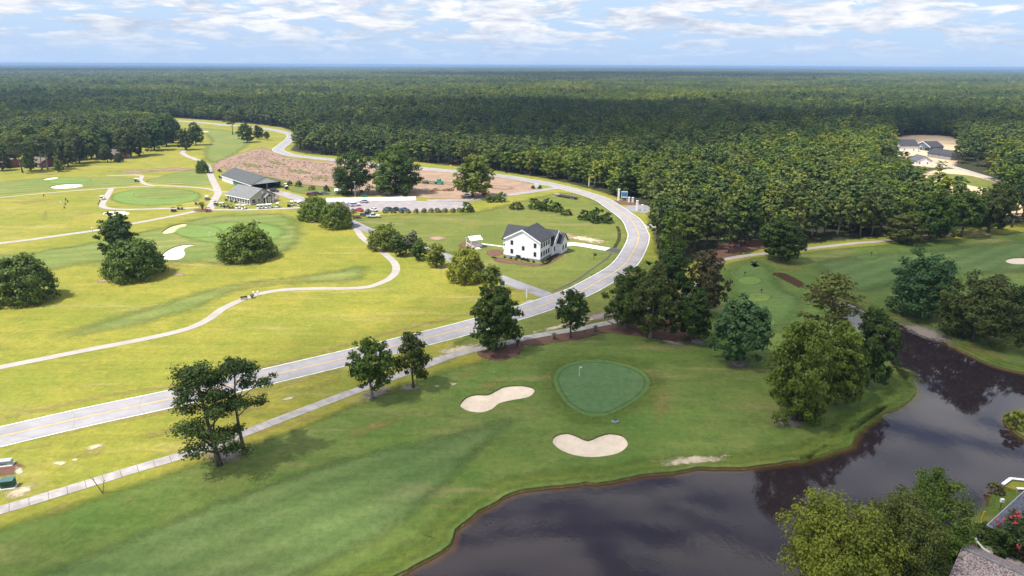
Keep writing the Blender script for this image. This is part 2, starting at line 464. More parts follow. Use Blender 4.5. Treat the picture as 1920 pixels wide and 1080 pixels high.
class MB:
    """collects shapes and links them as one mesh object"""
    def __init__(s): s.v, s.f = [], []

    def add(s, vs, fs):
        n = len(s.v); s.v += [tuple(v) for v in vs]; s.f += [tuple(i + n for i in f) for f in fs]; return s

    def box(s, x0, x1, y0, y1, z0, z1):
        vs = [(x, y, z) for z in (z0, z1) for x, y in ((x0, y0), (x1, y0), (x1, y1), (x0, y1))]
        return s.add(vs, [(3, 2, 1, 0), (4, 5, 6, 7), (0, 1, 5, 4), (1, 2, 6, 5), (2, 3, 7, 6), (3, 0, 4, 7)])

    def prism(s, pts, z0, z1):
        n = len(pts)
        vs = [(p[0], p[1], z0) for p in pts] + [(p[0], p[1], z1) for p in pts]
        return s.add(vs, [tuple(range(n - 1, -1, -1)), tuple(range(n, 2 * n))] + [(i, (i + 1) % n, n + (i + 1) % n, n + i) for i in range(n)])

    def profile(s, pts, y0, y1):            # (x, z) outline pushed along y
        n = len(pts)
        vs = [(p[0], y0, p[1]) for p in pts] + [(p[0], y1, p[1]) for p in pts]
        return s.add(vs, [tuple(range(n)), tuple(range(2 * n - 1, n - 1, -1))] + [(i, n + i, n + (i + 1) % n, (i + 1) % n) for i in range(n)])

    def tube(s, pts, rad, n=7):
        rings = []
        pts = [Vector(p) for p in pts]
        for i, p in enumerate(pts):
            d = (pts[min(i + 1, len(pts) - 1)] - pts[max(i - 1, 0)]).normalized()
            a = d.cross(Vector((0.31, 0.95, 0.05))).normalized(); b = d.cross(a)
            r = rad[i] if isinstance(rad, (list, tuple)) else rad
            rings.append([p + (a * math.cos(t) + b * math.sin(t)) * r for t in [2 * math.pi * k / n for k in range(n)]])
        vs = [v for r_ in rings for v in r_]
        fs = [(i * n + k, i * n + (k + 1) % n, (i + 1) * n + (k + 1) % n, (i + 1) * n + k) for i in range(len(pts) - 1) for k in range(n)]
        fs += [tuple(range(n - 1, -1, -1)), tuple((len(pts) - 1) * n + k for k in range(n))]
        return s.add(vs, fs)

    def disc_y(s, cx, cy, cz, r, w, n=12):   # a wheel whose axle runs along y
        vs = [(cx + r * math.cos(2 * math.pi * k / n), cy + e * w / 2, cz + r * math.sin(2 * math.pi * k / n)) for e in (-1, 1) for k in range(n)]
        return s.add(vs, [tuple(range(n)), tuple(range(2 * n - 1, n - 1, -1))] + [(k, n + k, n + (k + 1) % n, (k + 1) % n) for k in range(n)])

    def blob(s, c, r, seed=0, sub=2, jit=0.18):
        bm = bmesh.new(); bmesh.ops.create_icosphere(bm, subdivisions=sub, radius=1)
        rr = random.Random(seed)
        vs = [(c[0] + v.co.x * r[0] * (1 + rr.uniform(-jit, jit)), c[1] + v.co.y * r[1] * (1 + rr.uniform(-jit, jit)), c[2] + v.co.z * r[2] * (1 + rr.uniform(-jit, jit))) for v in bm.verts]
        fs = [tuple(v.index for v in f.verts) for f in bm.faces]
        bm.free()
        return s.add(vs, fs)

    def mesh(s, name, mat, smooth=False):
        me = bpy.data.meshes.new(name)
        me.from_pydata(s.v, [], s.f)
        bm = bmesh.new(); bm.from_mesh(me)
        bmesh.ops.recalc_face_normals(bm, faces=bm.faces)
        bm.to_mesh(me); bm.free()
        if mat: me.materials.append(M[mat] if isinstance(mat, str) else mat)
        if smooth:
            for p in me.polygons: p.use_smooth = True
        return me

    def build(s, name, mat, parent=None, smooth=False):
        return link(bpy.data.objects.new(name, s.mesh(name, mat, smooth)), parent)


def np_mesh(name, V, quads, tint=None, mat=None):
    me = bpy.data.meshes.new(name)
    nq = len(quads)
    me.vertices.add(len(V)); me.vertices.foreach_set('co', np.asarray(V, np.float32).ravel())
    me.loops.add(nq * 4); me.loops.foreach_set('vertex_index', np.asarray(quads, np.int32).ravel())
    me.polygons.add(nq)
    me.polygons.foreach_set('loop_start', np.arange(0, nq * 4, 4, dtype=np.int32))
    me.update(calc_edges=True)
    if tint is not None:
        a = me.attributes.new('tint', 'FLOAT', 'POINT'); a.data.foreach_set('value', np.asarray(tint, np.float32))
    if mat: me.materials.append(M[mat])
    return me


def smooth_line(pts, step=2.0, closed=False):
    """Catmull-Rom through ground points, resampled"""
    P = [np.array((p[0], p[1])) for p in pts]
    n = len(P)
    out = []
    for i in range(n if closed else n - 1):
        p0 = P[(i - 1) % n] if closed or i > 0 else 2 * P[0] - P[1]
        p1 = P[i]; p2 = P[(i + 1) % n]
        p3 = P[(i + 2) % n] if closed or i + 2 < n else 2 * P[-1] - P[-2]
        L = np.linalg.norm(p2 - p1); k = int(min(60, max(1, round(L / step))))
        for j in range(k):
            t = j / k
            out.append(0.5 * (2 * p1 + (p2 - p0) * t + (2 * p0 - 5 * p1 + 4 * p2 - p3) * t * t + (3 * p1 - p0 - 3 * p2 + p3) * t ** 3))
    if not closed: out.append(P[-1])
    return np.array(out)


def gpx(pts): return [G(x, y) for x, y in pts]


def normals2d(C, closed=False):
    if closed: T = np.roll(C, -1, 0) - np.roll(C, 1, 0)
    else: T = np.gradient(C, axis=0)
    T /= np.linalg.norm(T, axis=1)[:, None] + 1e-9
    return np.stack((-T[:, 1], T[:, 0]), 1)


def ribbon(name, C, off0, off1, mat, z, parent=None, kind='structure', s=None):
    """a strip along centre line C between two sideways offsets"""
    Nn = normals2d(C)
    if s: C, Nn = C[s[0]:s[1]], Nn[s[0]:s[1]]
    A, B = C + Nn * off0, C + Nn * off1
    n = len(C)
    V = np.zeros((2 * n, 3)); V[0::2, :2] = A; V[1::2, :2] = B; V[:, 2] = z
    me = bpy.data.meshes.new(name)
    me.from_pydata(V.tolist(), [], [(2 * i + 1, 2 * i, 2 * i + 2, 2 * i + 3) for i in range(n - 1)])
    if len(me.polygons) and me.polygons[0].normal.z < 0: me.flip_normals()
    a = me.attributes.new('across', 'FLOAT', 'POINT'); a.data.foreach_set('value', np.tile(np.array([0, 1], np.float32), n))
    me.materials.append(M[mat])
    o = link(bpy.data.objects.new(name, me), parent)
    if kind and parent is None: o['kind'] = kind
    return o


def poly_area(C): return 0.5 * np.sum(C[:, 0] * np.roll(C[:, 1], -1) - np.roll(C[:, 0], -1) * C[:, 1])


def patch(name, px, mat, z, feather_m=1.5, parent=None, ground=False, step=2.0, curve=True):
    """a sheet on the ground with an edge attribute that fades over feather_m"""
    P = px if ground else gpx(px)
    C = smooth_line(P, step, True) if curve else np.array([(p[0], p[1]) for p in P])
    if poly_area(C) < 0: C = C[::-1]
    Nn = normals2d(C, True)                    # points inward for counter-clockwise
    outer, inner = C - Nn * feather_m * 0.5, C + Nn * feather_m * 0.5
    n = len(C)
    V = [(*p, z) for p in outer] + [(*p, z) for p in inner]
    fs = [(i, (i + 1) % n, n + (i + 1) % n, n + i) for i in range(n)]
    tri = tessellate_polygon([[Vector((*p, 0)) for p in inner]])
    fs += [tuple(n + k for k in t) for t in tri]
    me = bpy.data.meshes.new(name)
    me.from_pydata(V, [], fs)
    bm = bmesh.new(); bm.from_mesh(me)
    for f in bm.faces:
        f.normal_update()
        if f.normal.z < 0: f.normal_flip()
    bm.to_mesh(me); bm.free()
    a = me.attributes.new('edge', 'FLOAT', 'POINT'); a.data.foreach_set('value', np.array([0] * n + [1] * n, np.float32))
    me.materials.append(M[mat])
    o = link(bpy.data.objects.new(name, me), parent)
    if parent is None: o['kind'] = 'structure'
    return o


def ell(cx, cy, rx, ry, n=14, rot=0.0):
    return [(cx + rx * math.cos(t) * math.cos(rot) - ry * math.sin(t) * math.sin(rot), cy + rx * math.cos(t) * math.sin(rot) + ry * math.sin(t) * math.cos(rot)) for t in [2 * math.pi * k / n for k in range(n)]]


def inside(P, poly):
    x, y = P[:, 0], P[:, 1]
    r = np.zeros(len(P), bool)
    q = np.asarray(poly)[:, :2]
    j = len(q) - 1
    for i in range(len(q)):
        xi, yi, xj, yj = *q[i], *q[j]
        c = ((yi > y) != (yj > y)) & (x < (xj - xi) * (y - yi) / (yj - yi + 1e-12) + xi)
        r ^= c
        j = i
    return r




# ================================================================== the setting
# ------------------------------------------------------------------ pond outline and bunkers cut into the ground sheet
POND = [(640, 1125), (700, 1098), (760, 1066), (800, 1045), (840, 1018), (872, 985), (900, 958), (930, 938), (962, 923), (1000, 912), (1050, 907), (1100, 905),
        (1150, 900), (1200, 893), (1245, 884), (1290, 877), (1340, 875), (1400, 875), (1460, 870), (1510, 860), (1560, 845), (1588, 830), (1606, 812),
        (1625, 790), (1652, 774), (1690, 756), (1711, 741), (1716, 727), (1708, 711), (1690, 696), (1668, 680), (1650, 664), (1630, 640), (1605, 615),
        (1580, 597), (1560, 580), (1562, 566), (1580, 561), (1597, 567), (1620, 578), (1645, 590), (1680, 602), (1720, 614), (1752, 626), (1782, 646), (1822, 666),
        (1870, 684), (1920, 698), (2000, 716), (2110, 738), (2110, 762), (2000, 764), (1930, 768), (1895, 776), (1888, 787), (1898, 801), (1925, 822),
        (1985, 850), (1990, 880), (1940, 896), (1908, 905), (1880, 912), (1860, 930), (1844, 953), (1808, 973), (1770, 992), (1700, 1020), (1610, 1062), (1500, 1120),
        (1380, 1190), (1100, 1250), (800, 1230), (660, 1170)]
BUNK = {
    'a': ([(862, 758), (875, 744), (893, 739), (915, 739), (931, 731), (947, 724), (978, 722), (1000, 727), (1002, 734), (991, 744), (960, 750), (936, 756), (922, 767), (902, 773), (880, 771), (867, 765)], 'sand', 0.45),
    'b': ([(1035, 827), (1042, 816), (1062, 811), (1080, 816), (1102, 825), (1120, 818), (1142, 812), (1167, 816), (1178, 829), (1171, 842), (1151, 852), (1111, 857), (1076, 853), (1049, 842)], 'sand', 0.5),
    'c': ([(303, 436), (311, 429), (324, 423), (343, 419), (350, 421), (342, 429), (327, 435), (312, 438)], 'tansand', 0.3),
    'd': ([(302, 483), (309, 472), (326, 463), (346, 458.5), (366, 458.5), (353, 462.5), (345, 467), (347, 476), (338, 485), (318, 487)], 'brightsand', 0.3),
    'e': (ell(217, 399.5, 26, 5), 'brightsand', 0.3),
    'f': (ell(125, 349, 31, 4.2, 14, -0.06), 'brightsand', 0.3),
    'g': (ell(95, 334.5, 15, 2, 10, -0.12), 'brightsand', 0.3),
    'h': (ell(383, 246.5, 9, 1.6, 10), 'baresand', 0.2),
    'i': (ell(1912, 489, 27, 6.5, 14), 'sand', 0.3),
}
BUNK['h'] = (BUNK['h'][0], 'tansand', 0.2)

pond_C = smooth_line(gpx(POND), 1.6, True)
if poly_area(pond_C) < 0: pond_C = pond_C[::-1]
# uneven shore
ph = np.arange(len(pond_C))
pn = normals2d(pond_C, True)
pond_C = pond_C + pn * (0.22 * np.sin(ph * 0.9) + 0.25 * np.sin(ph * 0.37 + 1) + 0.15 * rng.standard_normal(len(pond_C)))[:, None]
bunk_C = {}
for k, (px, mt, dp) in BUNK.items():
    c = smooth_line(gpx(px), 0.9, True)
    if poly_area(c) < 0: c = c[::-1]
    bunk_C[k] = c


def build_ground():
    loops = [pond_C] + list(bunk_C.values())
    V, E = [], []
    for c in loops:
        n0 = len(V)
        V += [Vector(p) for p in c]
        E += [(n0 + i, n0 + (i + 1) % len(c)) for i in range(len(c))]
    far = 40000.0
    for rad, n in ((350, 24), (900, 24), (3000, 24), (12000, 24)):
        V += [Vector((rad * math.cos(2 * math.pi * k / n), 260 + rad * math.sin(2 * math.pi * k / n))) for k in range(n)]
    n0 = len(V)
    V += [Vector((-far, -far)), Vector((far, -far)), Vector((far, far)), Vector((-far, far))]
    E += [(n0 + i, n0 + (i + 1) % 4) for i in range(4)]
    vo, eo, fo, _, _, _ = delaunay_2d_cdt(V, E, [], 0, 1e-4)
    cen = np.array([np.mean([(vo[i].x, vo[i].y) for i in f], axis=0) for f in fo])
    bad = np.zeros(len(fo), bool)
    for c in loops: bad |= inside(cen, c)
    me = bpy.data.meshes.new('ground')
    me.from_pydata([(v.x, v.y, 0) for v in vo], [], [tuple(f) for f, b in zip(fo, bad) if not b])
    bm = bmesh.new(); bm.from_mesh(me)
    for f in bm.faces:
        f.normal_update()
        if f.normal.z < 0: f.normal_flip()
    bm.to_mesh(me); bm.free()
    me.materials.append(M['rough'])
    link(bpy.data.objects.new('ground', me))['kind'] = 'structure'


build_ground()


def bowl(name, C, rings, mat, z_in=None):
    """sheet that dips from outline C: rings = [(inset m, z), ...]; the last ring is filled"""
    Nn = normals2d(C, True)
    n = len(C)
    V = [(*p, 0.0) for p in C]
    fs = []
    for r, (ins, z) in enumerate(rings):
        V += [(*(p + q * ins), z) for p, q in zip(C, Nn)]
        fs += [(r * n + i, r * n + (i + 1) % n, (r + 1) * n + (i + 1) % n, (r + 1) * n + i) for i in range(n)]
    base = len(rings) * n
    tri = tessellate_polygon([[Vector((*V[base + i][:2], 0)) for i in range(n)]])
    fs += [tuple(base + k for k in t) for t in tri]
    me = bpy.data.meshes.new(name)
    me.from_pydata(V, [], fs)
    bm = bmesh.new(); bm.from_mesh(me)
    for f in bm.faces:
        f.normal_update()
        if f.normal.z < 0: f.normal_flip()
    bm.to_mesh(me); bm.free()
    me.materials.append(M[mat])
    for p in me.polygons: p.use_smooth = False
    return link(bpy.data.objects.new(name, me))


for k, (px, mt, dp) in BUNK.items():
    w = max(np.ptp(bunk_C[k][:, 0]), np.ptp(bunk_C[k][:, 1]))
    o = bowl('sand_bunker', bunk_C[k], [(0.06, -0.26), (0.7, -dp * 0.8 - 0.15), (1.4, -dp - 0.2)] if w > 8 else [(0.1, -0.1)], mt)
    o.data.materials.append(M['bank'])                # turf lip: bare earth face under the grass edge
    for pl in o.data.polygons[:len(bunk_C[k])]: pl.material_index = 1
    o['kind'] = 'structure'

# pond: earth bank, then the water sheet
bk = bowl('pond_bank', pond_C, [(0.08, -0.30), (0.3, -0.55), (1.6, -1.3)], 'bank')
bk['kind'] = 'structure'


def build_water():
    m, nt, b, out = new_mat('pond_water')
    at = nt.nodes.new('ShaderNodeAttribute'); at.attribute_name = 'edge'
    n = tnoise(nt, 0.35, 4, 0.6)
    shal = maprange(nt, mth(nt, 'ADD', at.outputs['Fac'], mth(nt, 'MULTIPLY', mth(nt, 'SUBTRACT', n, 0.5), 0.7)), 0.15, 0.95)
    nt.links.new(mixc(nt, shal, (0.070, 0.036, 0.012), (0.021, 0.0145, 0.0165)), b.inputs['Base Color'])
    b.inputs['Roughness'].default_value = 0.03
    b.inputs['IOR'].default_value = 1.42
    b.inputs['Specular IOR Level'].default_value = 0.5
    w1 = tnoise(nt, 0.9, 3, 0.6, None, 0.3, (0.5, 1.0, 0.45))
    w2 = tnoise(nt, 3.5, 2, 0.5, None, 0.0, (0.5, 1.0, 0.5))
    calm = maprange(nt, tnoise(nt, 0.03, 2, 0.5), 0.35, 0.65, 0.35, 1.0)
    bn = nt.nodes.new('ShaderNodeBump')
    nt.links.new(mth(nt, 'MULTIPLY', calm, 0.045), bn.inputs['Strength'])
    bn.inputs['Distance'].default_value = 0.25
    nt.links.new(mth(nt, 'ADD', w1, mth(nt, 'MULTIPLY', w2, 0.45)), bn.inputs['Height'])
    nt.links.new(bn.outputs[0], b.inputs['Normal'])
    C = pond_C
    Nn = normals2d(C, True)
    n_ = len(C)
    z = -0.42
    V = [(*(p + q * 0.05), z) for p, q in zip(C, Nn)] + [(*(p + q * 1.7), z) for p, q in zip(C, Nn)]
    fs = [(i, (i + 1) % n_, n_ + (i + 1) % n_, n_ + i) for i in range(n_)]
    tri = tessellate_polygon([[Vector((*V[n_ + i][:2], 0)) for i in range(n_)]])
    fs += [tuple(n_ + k for k in t) for t in tri]
    me = bpy.data.meshes.new('pond_water')
    me.from_pydata(V, [], fs)
    bm = bmesh.new(); bm.from_mesh(me)
    for f in bm.faces:
        f.normal_update()
        if f.normal.z < 0: f.normal_flip()
    bm.to_mesh(me); bm.free()
    a = me.attributes.new('edge', 'FLOAT', 'POINT'); a.data.foreach_set('value', np.array([0] * n_ + [1] * n_, np.float32))
    me.materials.append(m)
    link(bpy.data.objects.new('pond_water', me))['kind'] = 'structure'


build_water()

# ------------------------------------------------------------------ turf zones, from the widest to the smallest
def ring_patch(name, C, w0, w1, mat, z):
    """soft band that follows a closed outline, from w0 outside to w1 outside it"""
    Nn = normals2d(C, True); n = len(C)
    rows = [(-w0, 0.0), (-(w0 + 0.35 * (w1 - w0)), 1.0), (-w1, 0.0)]
    V = [(*(p + q * d), z) for d, _ in rows for p, q in zip(C, Nn)]
    fs = [(r * n + i, r * n + (i + 1) % n, (r + 1) * n + (i + 1) % n, (r + 1) * n + i) for r in range(2) for i in range(n)]
    me = bpy.data.meshes.new(name); me.from_pydata(V, [], fs)
    bm = bmesh.new(); bm.from_mesh(me)
    for f in bm.faces:
        f.normal_update()
        if f.normal.z < 0: f.normal_flip()
    bm.to_mesh(me); bm.free()
    a = me.attributes.new('edge', 'FLOAT', 'POINT'); a.data.foreach_set('value', np.repeat(np.array([r[1] for r in rows], np.float32), n))
    me.materials.append(M[mat])
    o = link(bpy.data.objects.new(name, me)); o['kind'] = 'structure'
    return o


def cut_patch(name, px, mat, z, f, cut=True, seg=2.5):
    """like patch(), but faces inside the pond and the bunkers are left out"""
    C = smooth_line(gpx(px), seg, True)
    if poly_area(C) < 0: C = C[::-1]
    Nn = normals2d(C, True); n = len(C)
    inner = C + Nn * f
    V, E = [], []
    for c in (C, inner, pond_C, *bunk_C.values()):
        n0 = len(V); V += [Vector(p) for p in c]
        E += [(n0 + i, n0 + (i + 1) % len(c)) for i in range(len(c))]
    vo, eo, fo, _, _, _ = delaunay_2d_cdt(V, E, [], 0, 1e-4)
    P = np.array([(v.x, v.y) for v in vo])
    cen = np.array([P[list(f_)].mean(0) for f_ in fo])
    ok = inside(cen, C)
    for c in (pond_C, *bunk_C.values()): ok &= ~inside(cen, c)
    # edge value: distance from the outline
    d = np.full(len(P), 1e9)
    for i in range(n):
        a, b = C[i], C[(i + 1) % n]; ab = b - a
        t = np.clip(((P - a) @ ab) / (ab @ ab + 1e-9), 0, 1)
        d = np.minimum(d, np.linalg.norm(P - (a + t[:, None] * ab), axis=1))
    ev = np.clip(d / f, 0, 1); ev[~inside(P, C) & (d > 1e-3)] = 0
    me = bpy.data.meshes.new(name)
    me.from_pydata([(v.x, v.y, z) for v in vo], [], [tuple(f_) for f_, k in zip(fo, ok) if k])
    a = me.attributes.new('edge', 'FLOAT', 'POINT'); a.data.foreach_set('value', ev.astype(np.float32))
    bm = bmesh.new(); bm.from_mesh(me)
    bmesh.ops.delete(bm, geom=[v for v in bm.verts if not v.link_faces], context='VERTS')
    for f_ in bm.faces:
        f_.normal_update()
        if f_.normal.z < 0: f_.normal_flip()
    bm.to_mesh(me); bm.free()
    me.materials.append(M[mat])
    o = link(bpy.data.objects.new(name, me)); o['kind'] = 'structure'
    return o


def spot(name, px, mat, z):
    """irregular patch that fades out over the outer half of its own radius"""
    C = np.array([(p.x, p.y) for p in gpx(px)]); c = C.mean(0); n = len(C)
    V = [(c[0], c[1], z)]; ev = [1.0]
    for kk, e in ((0.45, 0.8), (0.8, 0.42), (1.3, 0.0)):
        V += [(*(c + (p - c) * kk * random.uniform(0.85, 1.15)), z) for p in C]; ev += [e] * n
    fs = [(0, 1 + i, 1 + (i + 1) % n) for i in range(n)] + [(1 + r * n + i, 1 + (r + 1) * n + i, 1 + (r + 1) * n + (i + 1) % n, 1 + r * n + (i + 1) % n) for r in range(2) for i in range(n)]
    me = bpy.data.meshes.new(name); me.from_pydata(V, [], fs)
    bm = bmesh.new(); bm.from_mesh(me)
    for f in bm.faces:
        f.normal_update()
        if f.normal.z < 0: f.normal_flip()
    bm.to_mesh(me); bm.free()
    a = me.attributes.new('edge', 'FLOAT', 'POINT'); a.data.foreach_set('value', np.array(ev, np.float32))
    me.materials.append(M[mat])
    o = link(bpy.data.objects.new(name, me)); o['kind'] = 'structure'
    return o


# green course land south and east of the footpath
cut_patch('course_rough', [(-260, 1045), (0, 975), (240, 900), (420, 838), (560, 788), (680, 742), (800, 695), (900, 668), (1000, 640), (1090, 622), (1165, 604), (1265, 570), (1310, 540),
                           (1340, 500), (1400, 482), (1500, 470), (1660, 455), (1800, 445), (1960, 430), (2300, 420), (2500, 600), (2400, 900), (2250, 1250), (1500, 1500), (300, 1500), (-400, 1300)], 'course', 0.004, 5.0)
# lawns round the white house
patch('house_lawn', [(660, 412), (760, 402), (880, 400), (1000, 372), (1060, 362), (1120, 378), (1165, 405), (1183, 440), (1172, 480), (1120, 520), (1050, 548), (985, 540), (940, 522), (850, 480), (760, 448), (700, 430)], 'semi', 0.004, 10.0)
patch('verge_lawn', [(860, 640), (960, 600), (1080, 560), (1160, 530), (1215, 490), (1240, 520), (1200, 575), (1100, 610), (1000, 635), (900, 655)], 'semi', 0.005, 5.0)
# mown left fairways
cut_patch('fairway', [(-80, 640), (60, 628), (200, 590), (300, 560), (420, 530), (560, 512), (680, 492), (712, 500), (700, 522), (640, 536), (520, 540), (430, 562), (330, 600), (150, 640), (-80, 672)], 'lfair', 0.006, 9.0)
cut_patch('fairway', [(-60, 545), (-60, 480), (60, 468), (180, 448), (290, 424), (400, 402), (540, 398), (585, 430), (560, 470), (450, 505), (350, 500), (200, 500), (100, 510)], 'lfair', 0.006, 10.0)
cut_patch('fairway', [(-60, 350), (60, 335), (160, 331), (250, 334), (262, 345), (150, 354), (-60, 368)], 'lfair', 0.006, 3.0)
patch('fairway', [(395, 318), (340, 322), (300, 332), (275, 340), (330, 346), (390, 347), (398, 335)], 'lfair', 0.006, 3.0)
cut_patch('fairway', [(365, 240), (430, 244), (478, 256), (470, 275), (430, 300), (400, 308), (375, 300), (372, 280), (385, 262)], 'lfair', 0.006, 10.0)
cut_patch('putting_green', [(p[0], p[1]) for p in ell(440, 437, 112, 24, 18, -0.03)], 'lgreen', 0.009, 7.0)
patch('putting_green', ell(372, 434, 44, 12, 16), 'lgreen', 0.013, 3.0)
patch('putting_green', ell(292, 369, 84, 16, 18, -0.02), 'lgreen', 0.009, 5.0)
patch('putting_green', ell(308, 364, 58, 8.5, 18, -0.02), 'lfair', 0.013, 1.0)
cut_patch('putting_green', ell(130, 339, 44, 5, 14, -0.05), 'lgreen', 0.010, 1.5)
spot('dry_turf', ell(155, 401, 27, 4.2, 14, -0.08), 'drygrass', 0.010)
spot('dry_turf', ell(85, 404, 7, 13, 12, 0.25), 'drygrass', 0.011)
spot('dry_turf', ell(60, 378, 60, 5, 16, -0.05), 'drygrass', 0.012)
spot('dry_turf', ell(320, 497, 26, 10, 16, -0.05), 'drygrass', 0.013)
# right-hand fairways, tees
cut_patch('fairway', [(-100, 1120), (30, 1075), (200, 1010), (360, 945), (560, 873), (640, 848), (760, 822), (850, 800), (930, 778), (985, 770), (1000, 785), (960, 815), (900, 870), (840, 930), (760, 1000), (640, 1065), (500, 1130), (200, 1220), (-100, 1250)], 'fairway', 0.008, 5.0)
patch('fairway', [(1380, 500), (1420, 492), (1450, 510), (1462, 540), (1500, 560), (1490, 590), (1440, 620), (1400, 600), (1380, 560), (1365, 525)], 'collar', 0.008, 9.0)
cut_patch('fairway', [(1500, 490), (1600, 472), (1720, 462), (1830, 452), (1980, 442), (2060, 500), (1900, 520), (1760, 530), (1640, 560), (1560, 545)], 'fairway', 0.008, 12.0)
for t in ((1406, 526, 23, 8), (1422, 557, 24, 8.5), (1438, 604, 16, 9), (1625, 482, 22, 5)):
    patch('tee', ell(*t), 'lgreen' if t[0] < 1500 else 'collar', 0.013, 1.2)
spot('dry_turf', ell(1418, 555, 10, 4), 'drygrass', 0.017)
# the near green: fringe, collar, putting surface
GREEN = [(1040, 708), (1052, 690), (1078, 680), (1112, 676), (1152, 680), (1190, 690), (1214, 708), (1214, 726), (1196, 746), (1166, 765), (1132, 778), (1096, 776), (1066, 758), (1048, 734)]
gc = np.mean(np.array(GREEN), axis=0)
def grow(k, dy=0): return [(gc[0] + (x - gc[0]) * k, gc[1] + dy + (y - gc[1]) * k) for x, y in GREEN]
patch('green_fringe', grow(1.22), 'brightgrass', 0.008, 8.0)
patch('green_collar', grow(1.06), 'collar', 0.012, 1.6)
patch('putting_green', grow(0.93), 'green', 0.016, 1.2)
# yellow-green margin along the pond, and worn ground
ring_patch('bank_turf', pond_C, 0.0, 5.5, 'brightgrass', 0.012)
patch('bank_turf', [(1640, 752), (1690, 690), (1714, 715), (1712, 742), (1660, 772), (1600, 812), (1570, 842), (1500, 860), (1500, 840), (1570, 800)], 'brightgrass', 0.010, 5.0)
patch('house_garden_lawn', [(1790, 985), (1845, 956), (1865, 930), (1882, 915), (1935, 905), (2010, 960), (2000, 1150), (1700, 1180), (1640, 1100), (1720, 1020)], 'brightgrass', 0.014, 2.0)
for k, (cx, cy, rx, ry, rot, mt, f) in enumerate([
        (1295, 863, 62, 9, -0.08, 'baresand', 2.5), (425, 848, 42, 22, -0.2, 'greysand', 3.0), (1478, 790, 34, 13, 0.1, 'greysand', 2.0), (1383, 682, 26, 9, 0.1, 'greysand', 2.0),
        (1262, 640, 30, 8, 0.2, 'greysand', 2.0), (1303, 640, 24, 7, 0.2, 'greysand', 1.5), (705, 738, 34, 9, -0.35, 'greysand', 2.2), (770, 727, 22, 6, 0, 'greysand', 1.6),
        (860, 655, 42, 7, -0.22, 'baresand', 2.2), (822, 672, 30, 5, -0.3, 'baresand', 1.8), (1130, 592, 44, 8, -0.18, 'greysand', 2.0), (1060, 610, 60, 4, -0.22, 'baresand', 1.5),
        (818, 724, 8, 2.5, 0, 'baresand', 1.0), (850, 720, 9, 3, 0, 'baresand', 1.0), (112, 869, 13, 4, -0.05, 'baresand', 1.2), (140, 862, 8, 3, 0, 'baresand', 1.0), (36, 884, 10, 8, 0.3, 'baresand', 1.2),
        (35, 922, 34, 10, -0.35, 'baresand', 1.8), (240, 940, 20, 5, -0.5, 'drygrass', 1.5), (110, 955, 40, 12, -0.3, 'drygrass', 4), (500, 805, 46, 7, -0.3, 'drygrass', 2.5), (560, 790, 60, 8, -0.35, 'drygrass', 3),
        (1740, 625, 60, 12, 0.32, 'greysand', 4), (1850, 660, 56, 13, 0.25, 'drygrass', 4), (1640, 590, 30, 6, 0.4, 'drygrass', 3), (1840, 437, 30, 3, -0.05, 'baresand', 2.5), (1745, 445, 70, 5, -0.1, 'mulch', 3),
        (1480, 500, 45, 14, 0.3, 'drygrass', 4), (920, 722, 40, 14, -0.3, 'drygrass', 4), (880, 700, 44, 10, -0.2, 'drygrass', 4), (1240, 760, 30, 40, 0.2, 'drygrass', 8), (700, 800, 80, 14, -0.3, 'drygrass', 8),
        (1095, 448, 45, 5, 0.15, 'baresand', 3), (1060, 440, 26, 4, 0.2, 'dirt', 3), (818, 447, 18, 5, 0, 'dirt', 2), (975, 545, 40, 4, 0.0, 'drygrass', 2.5), (1050, 545, 36, 3, -0.4, 'drygrass', 1.6),
        (335, 515, 13, 3.5, 0, 'dirt', 1.6), (197, 500, 10, 3, 0, 'dirt', 1.6), (192, 527, 12, 3, 0, 'dirt', 1.6), (340, 497, 20, 6, 0, 'drygrass', 2), (250, 322, 46, 3, -0.02, 'slash', 3), (320, 318, 60, 3.5, -0.02, 'slash', 3), (90, 327, 30, 3, 0, 'drygrass', 3), (600, 722, 60, 7, -0.25, 'drygrass', 3), (450, 772, 70, 8, -0.24, 'drygrass', 3), (300, 812, 60, 9, -0.22, 'drygrass', 3), (160, 850, 60, 10, -0.2, 'drygrass', 3), (60, 838, 70, 7, -0.2, 'drygrass', 3), (180, 838, 26, 4, -0.2, 'baresand', 3), (540, 748, 20, 3, -0.25, 'baresand', 3), (470, 310, 22, 3, 0.2, 'semi', 3), (560, 322, 24, 3, 0.1, 'semi', 3), (600, 334, 22, 3, 0, 'semi', 3), (520, 306, 18, 2.5, 0.2, 'semi', 3), (720, 352, 40, 3, 0, 'semi', 3), (850, 345, 30, 3, 0.1, 'slash', 3), (940, 352, 30, 4, 0.1, 'slash', 3)]):
    spot('bare_ground', ell(cx, cy, rx, ry, 16, rot), mt, 0.018 + 0.0015 * k)
# thin dry line where the verge was graded
vl = smooth_line(gpx([(-60, 795), (60, 772), (200, 742), (330, 722), (480, 692), (620, 655), (740, 622), (860, 592), (900, 582)]), 3)
rb = ribbon('verge_strip', vl, -0.8, 0.8, 'drygrass', 0.022)
for a_ in [rb.data.attributes.new('edge', 'FLOAT', 'POINT')]: a_.data.foreach_set('value', (1.15 + 0.25 * rng.standard_normal(len(rb.data.vertices))).astype(np.float32))
vl2 = smooth_line(gpx([(-60, 842), (100, 812), (330, 765), (500, 728), (640, 692)]), 3)
rb = ribbon('verge_strip', vl2, -1.4, 0.6, 'drygrass', 0.022)
for a_ in [rb.data.attributes.new('edge', 'FLOAT', 'POINT')]: a_.data.foreach_set('value', (1.0 + 0.25 * rng.standard_normal(len(rb.data.vertices))).astype(np.float32))
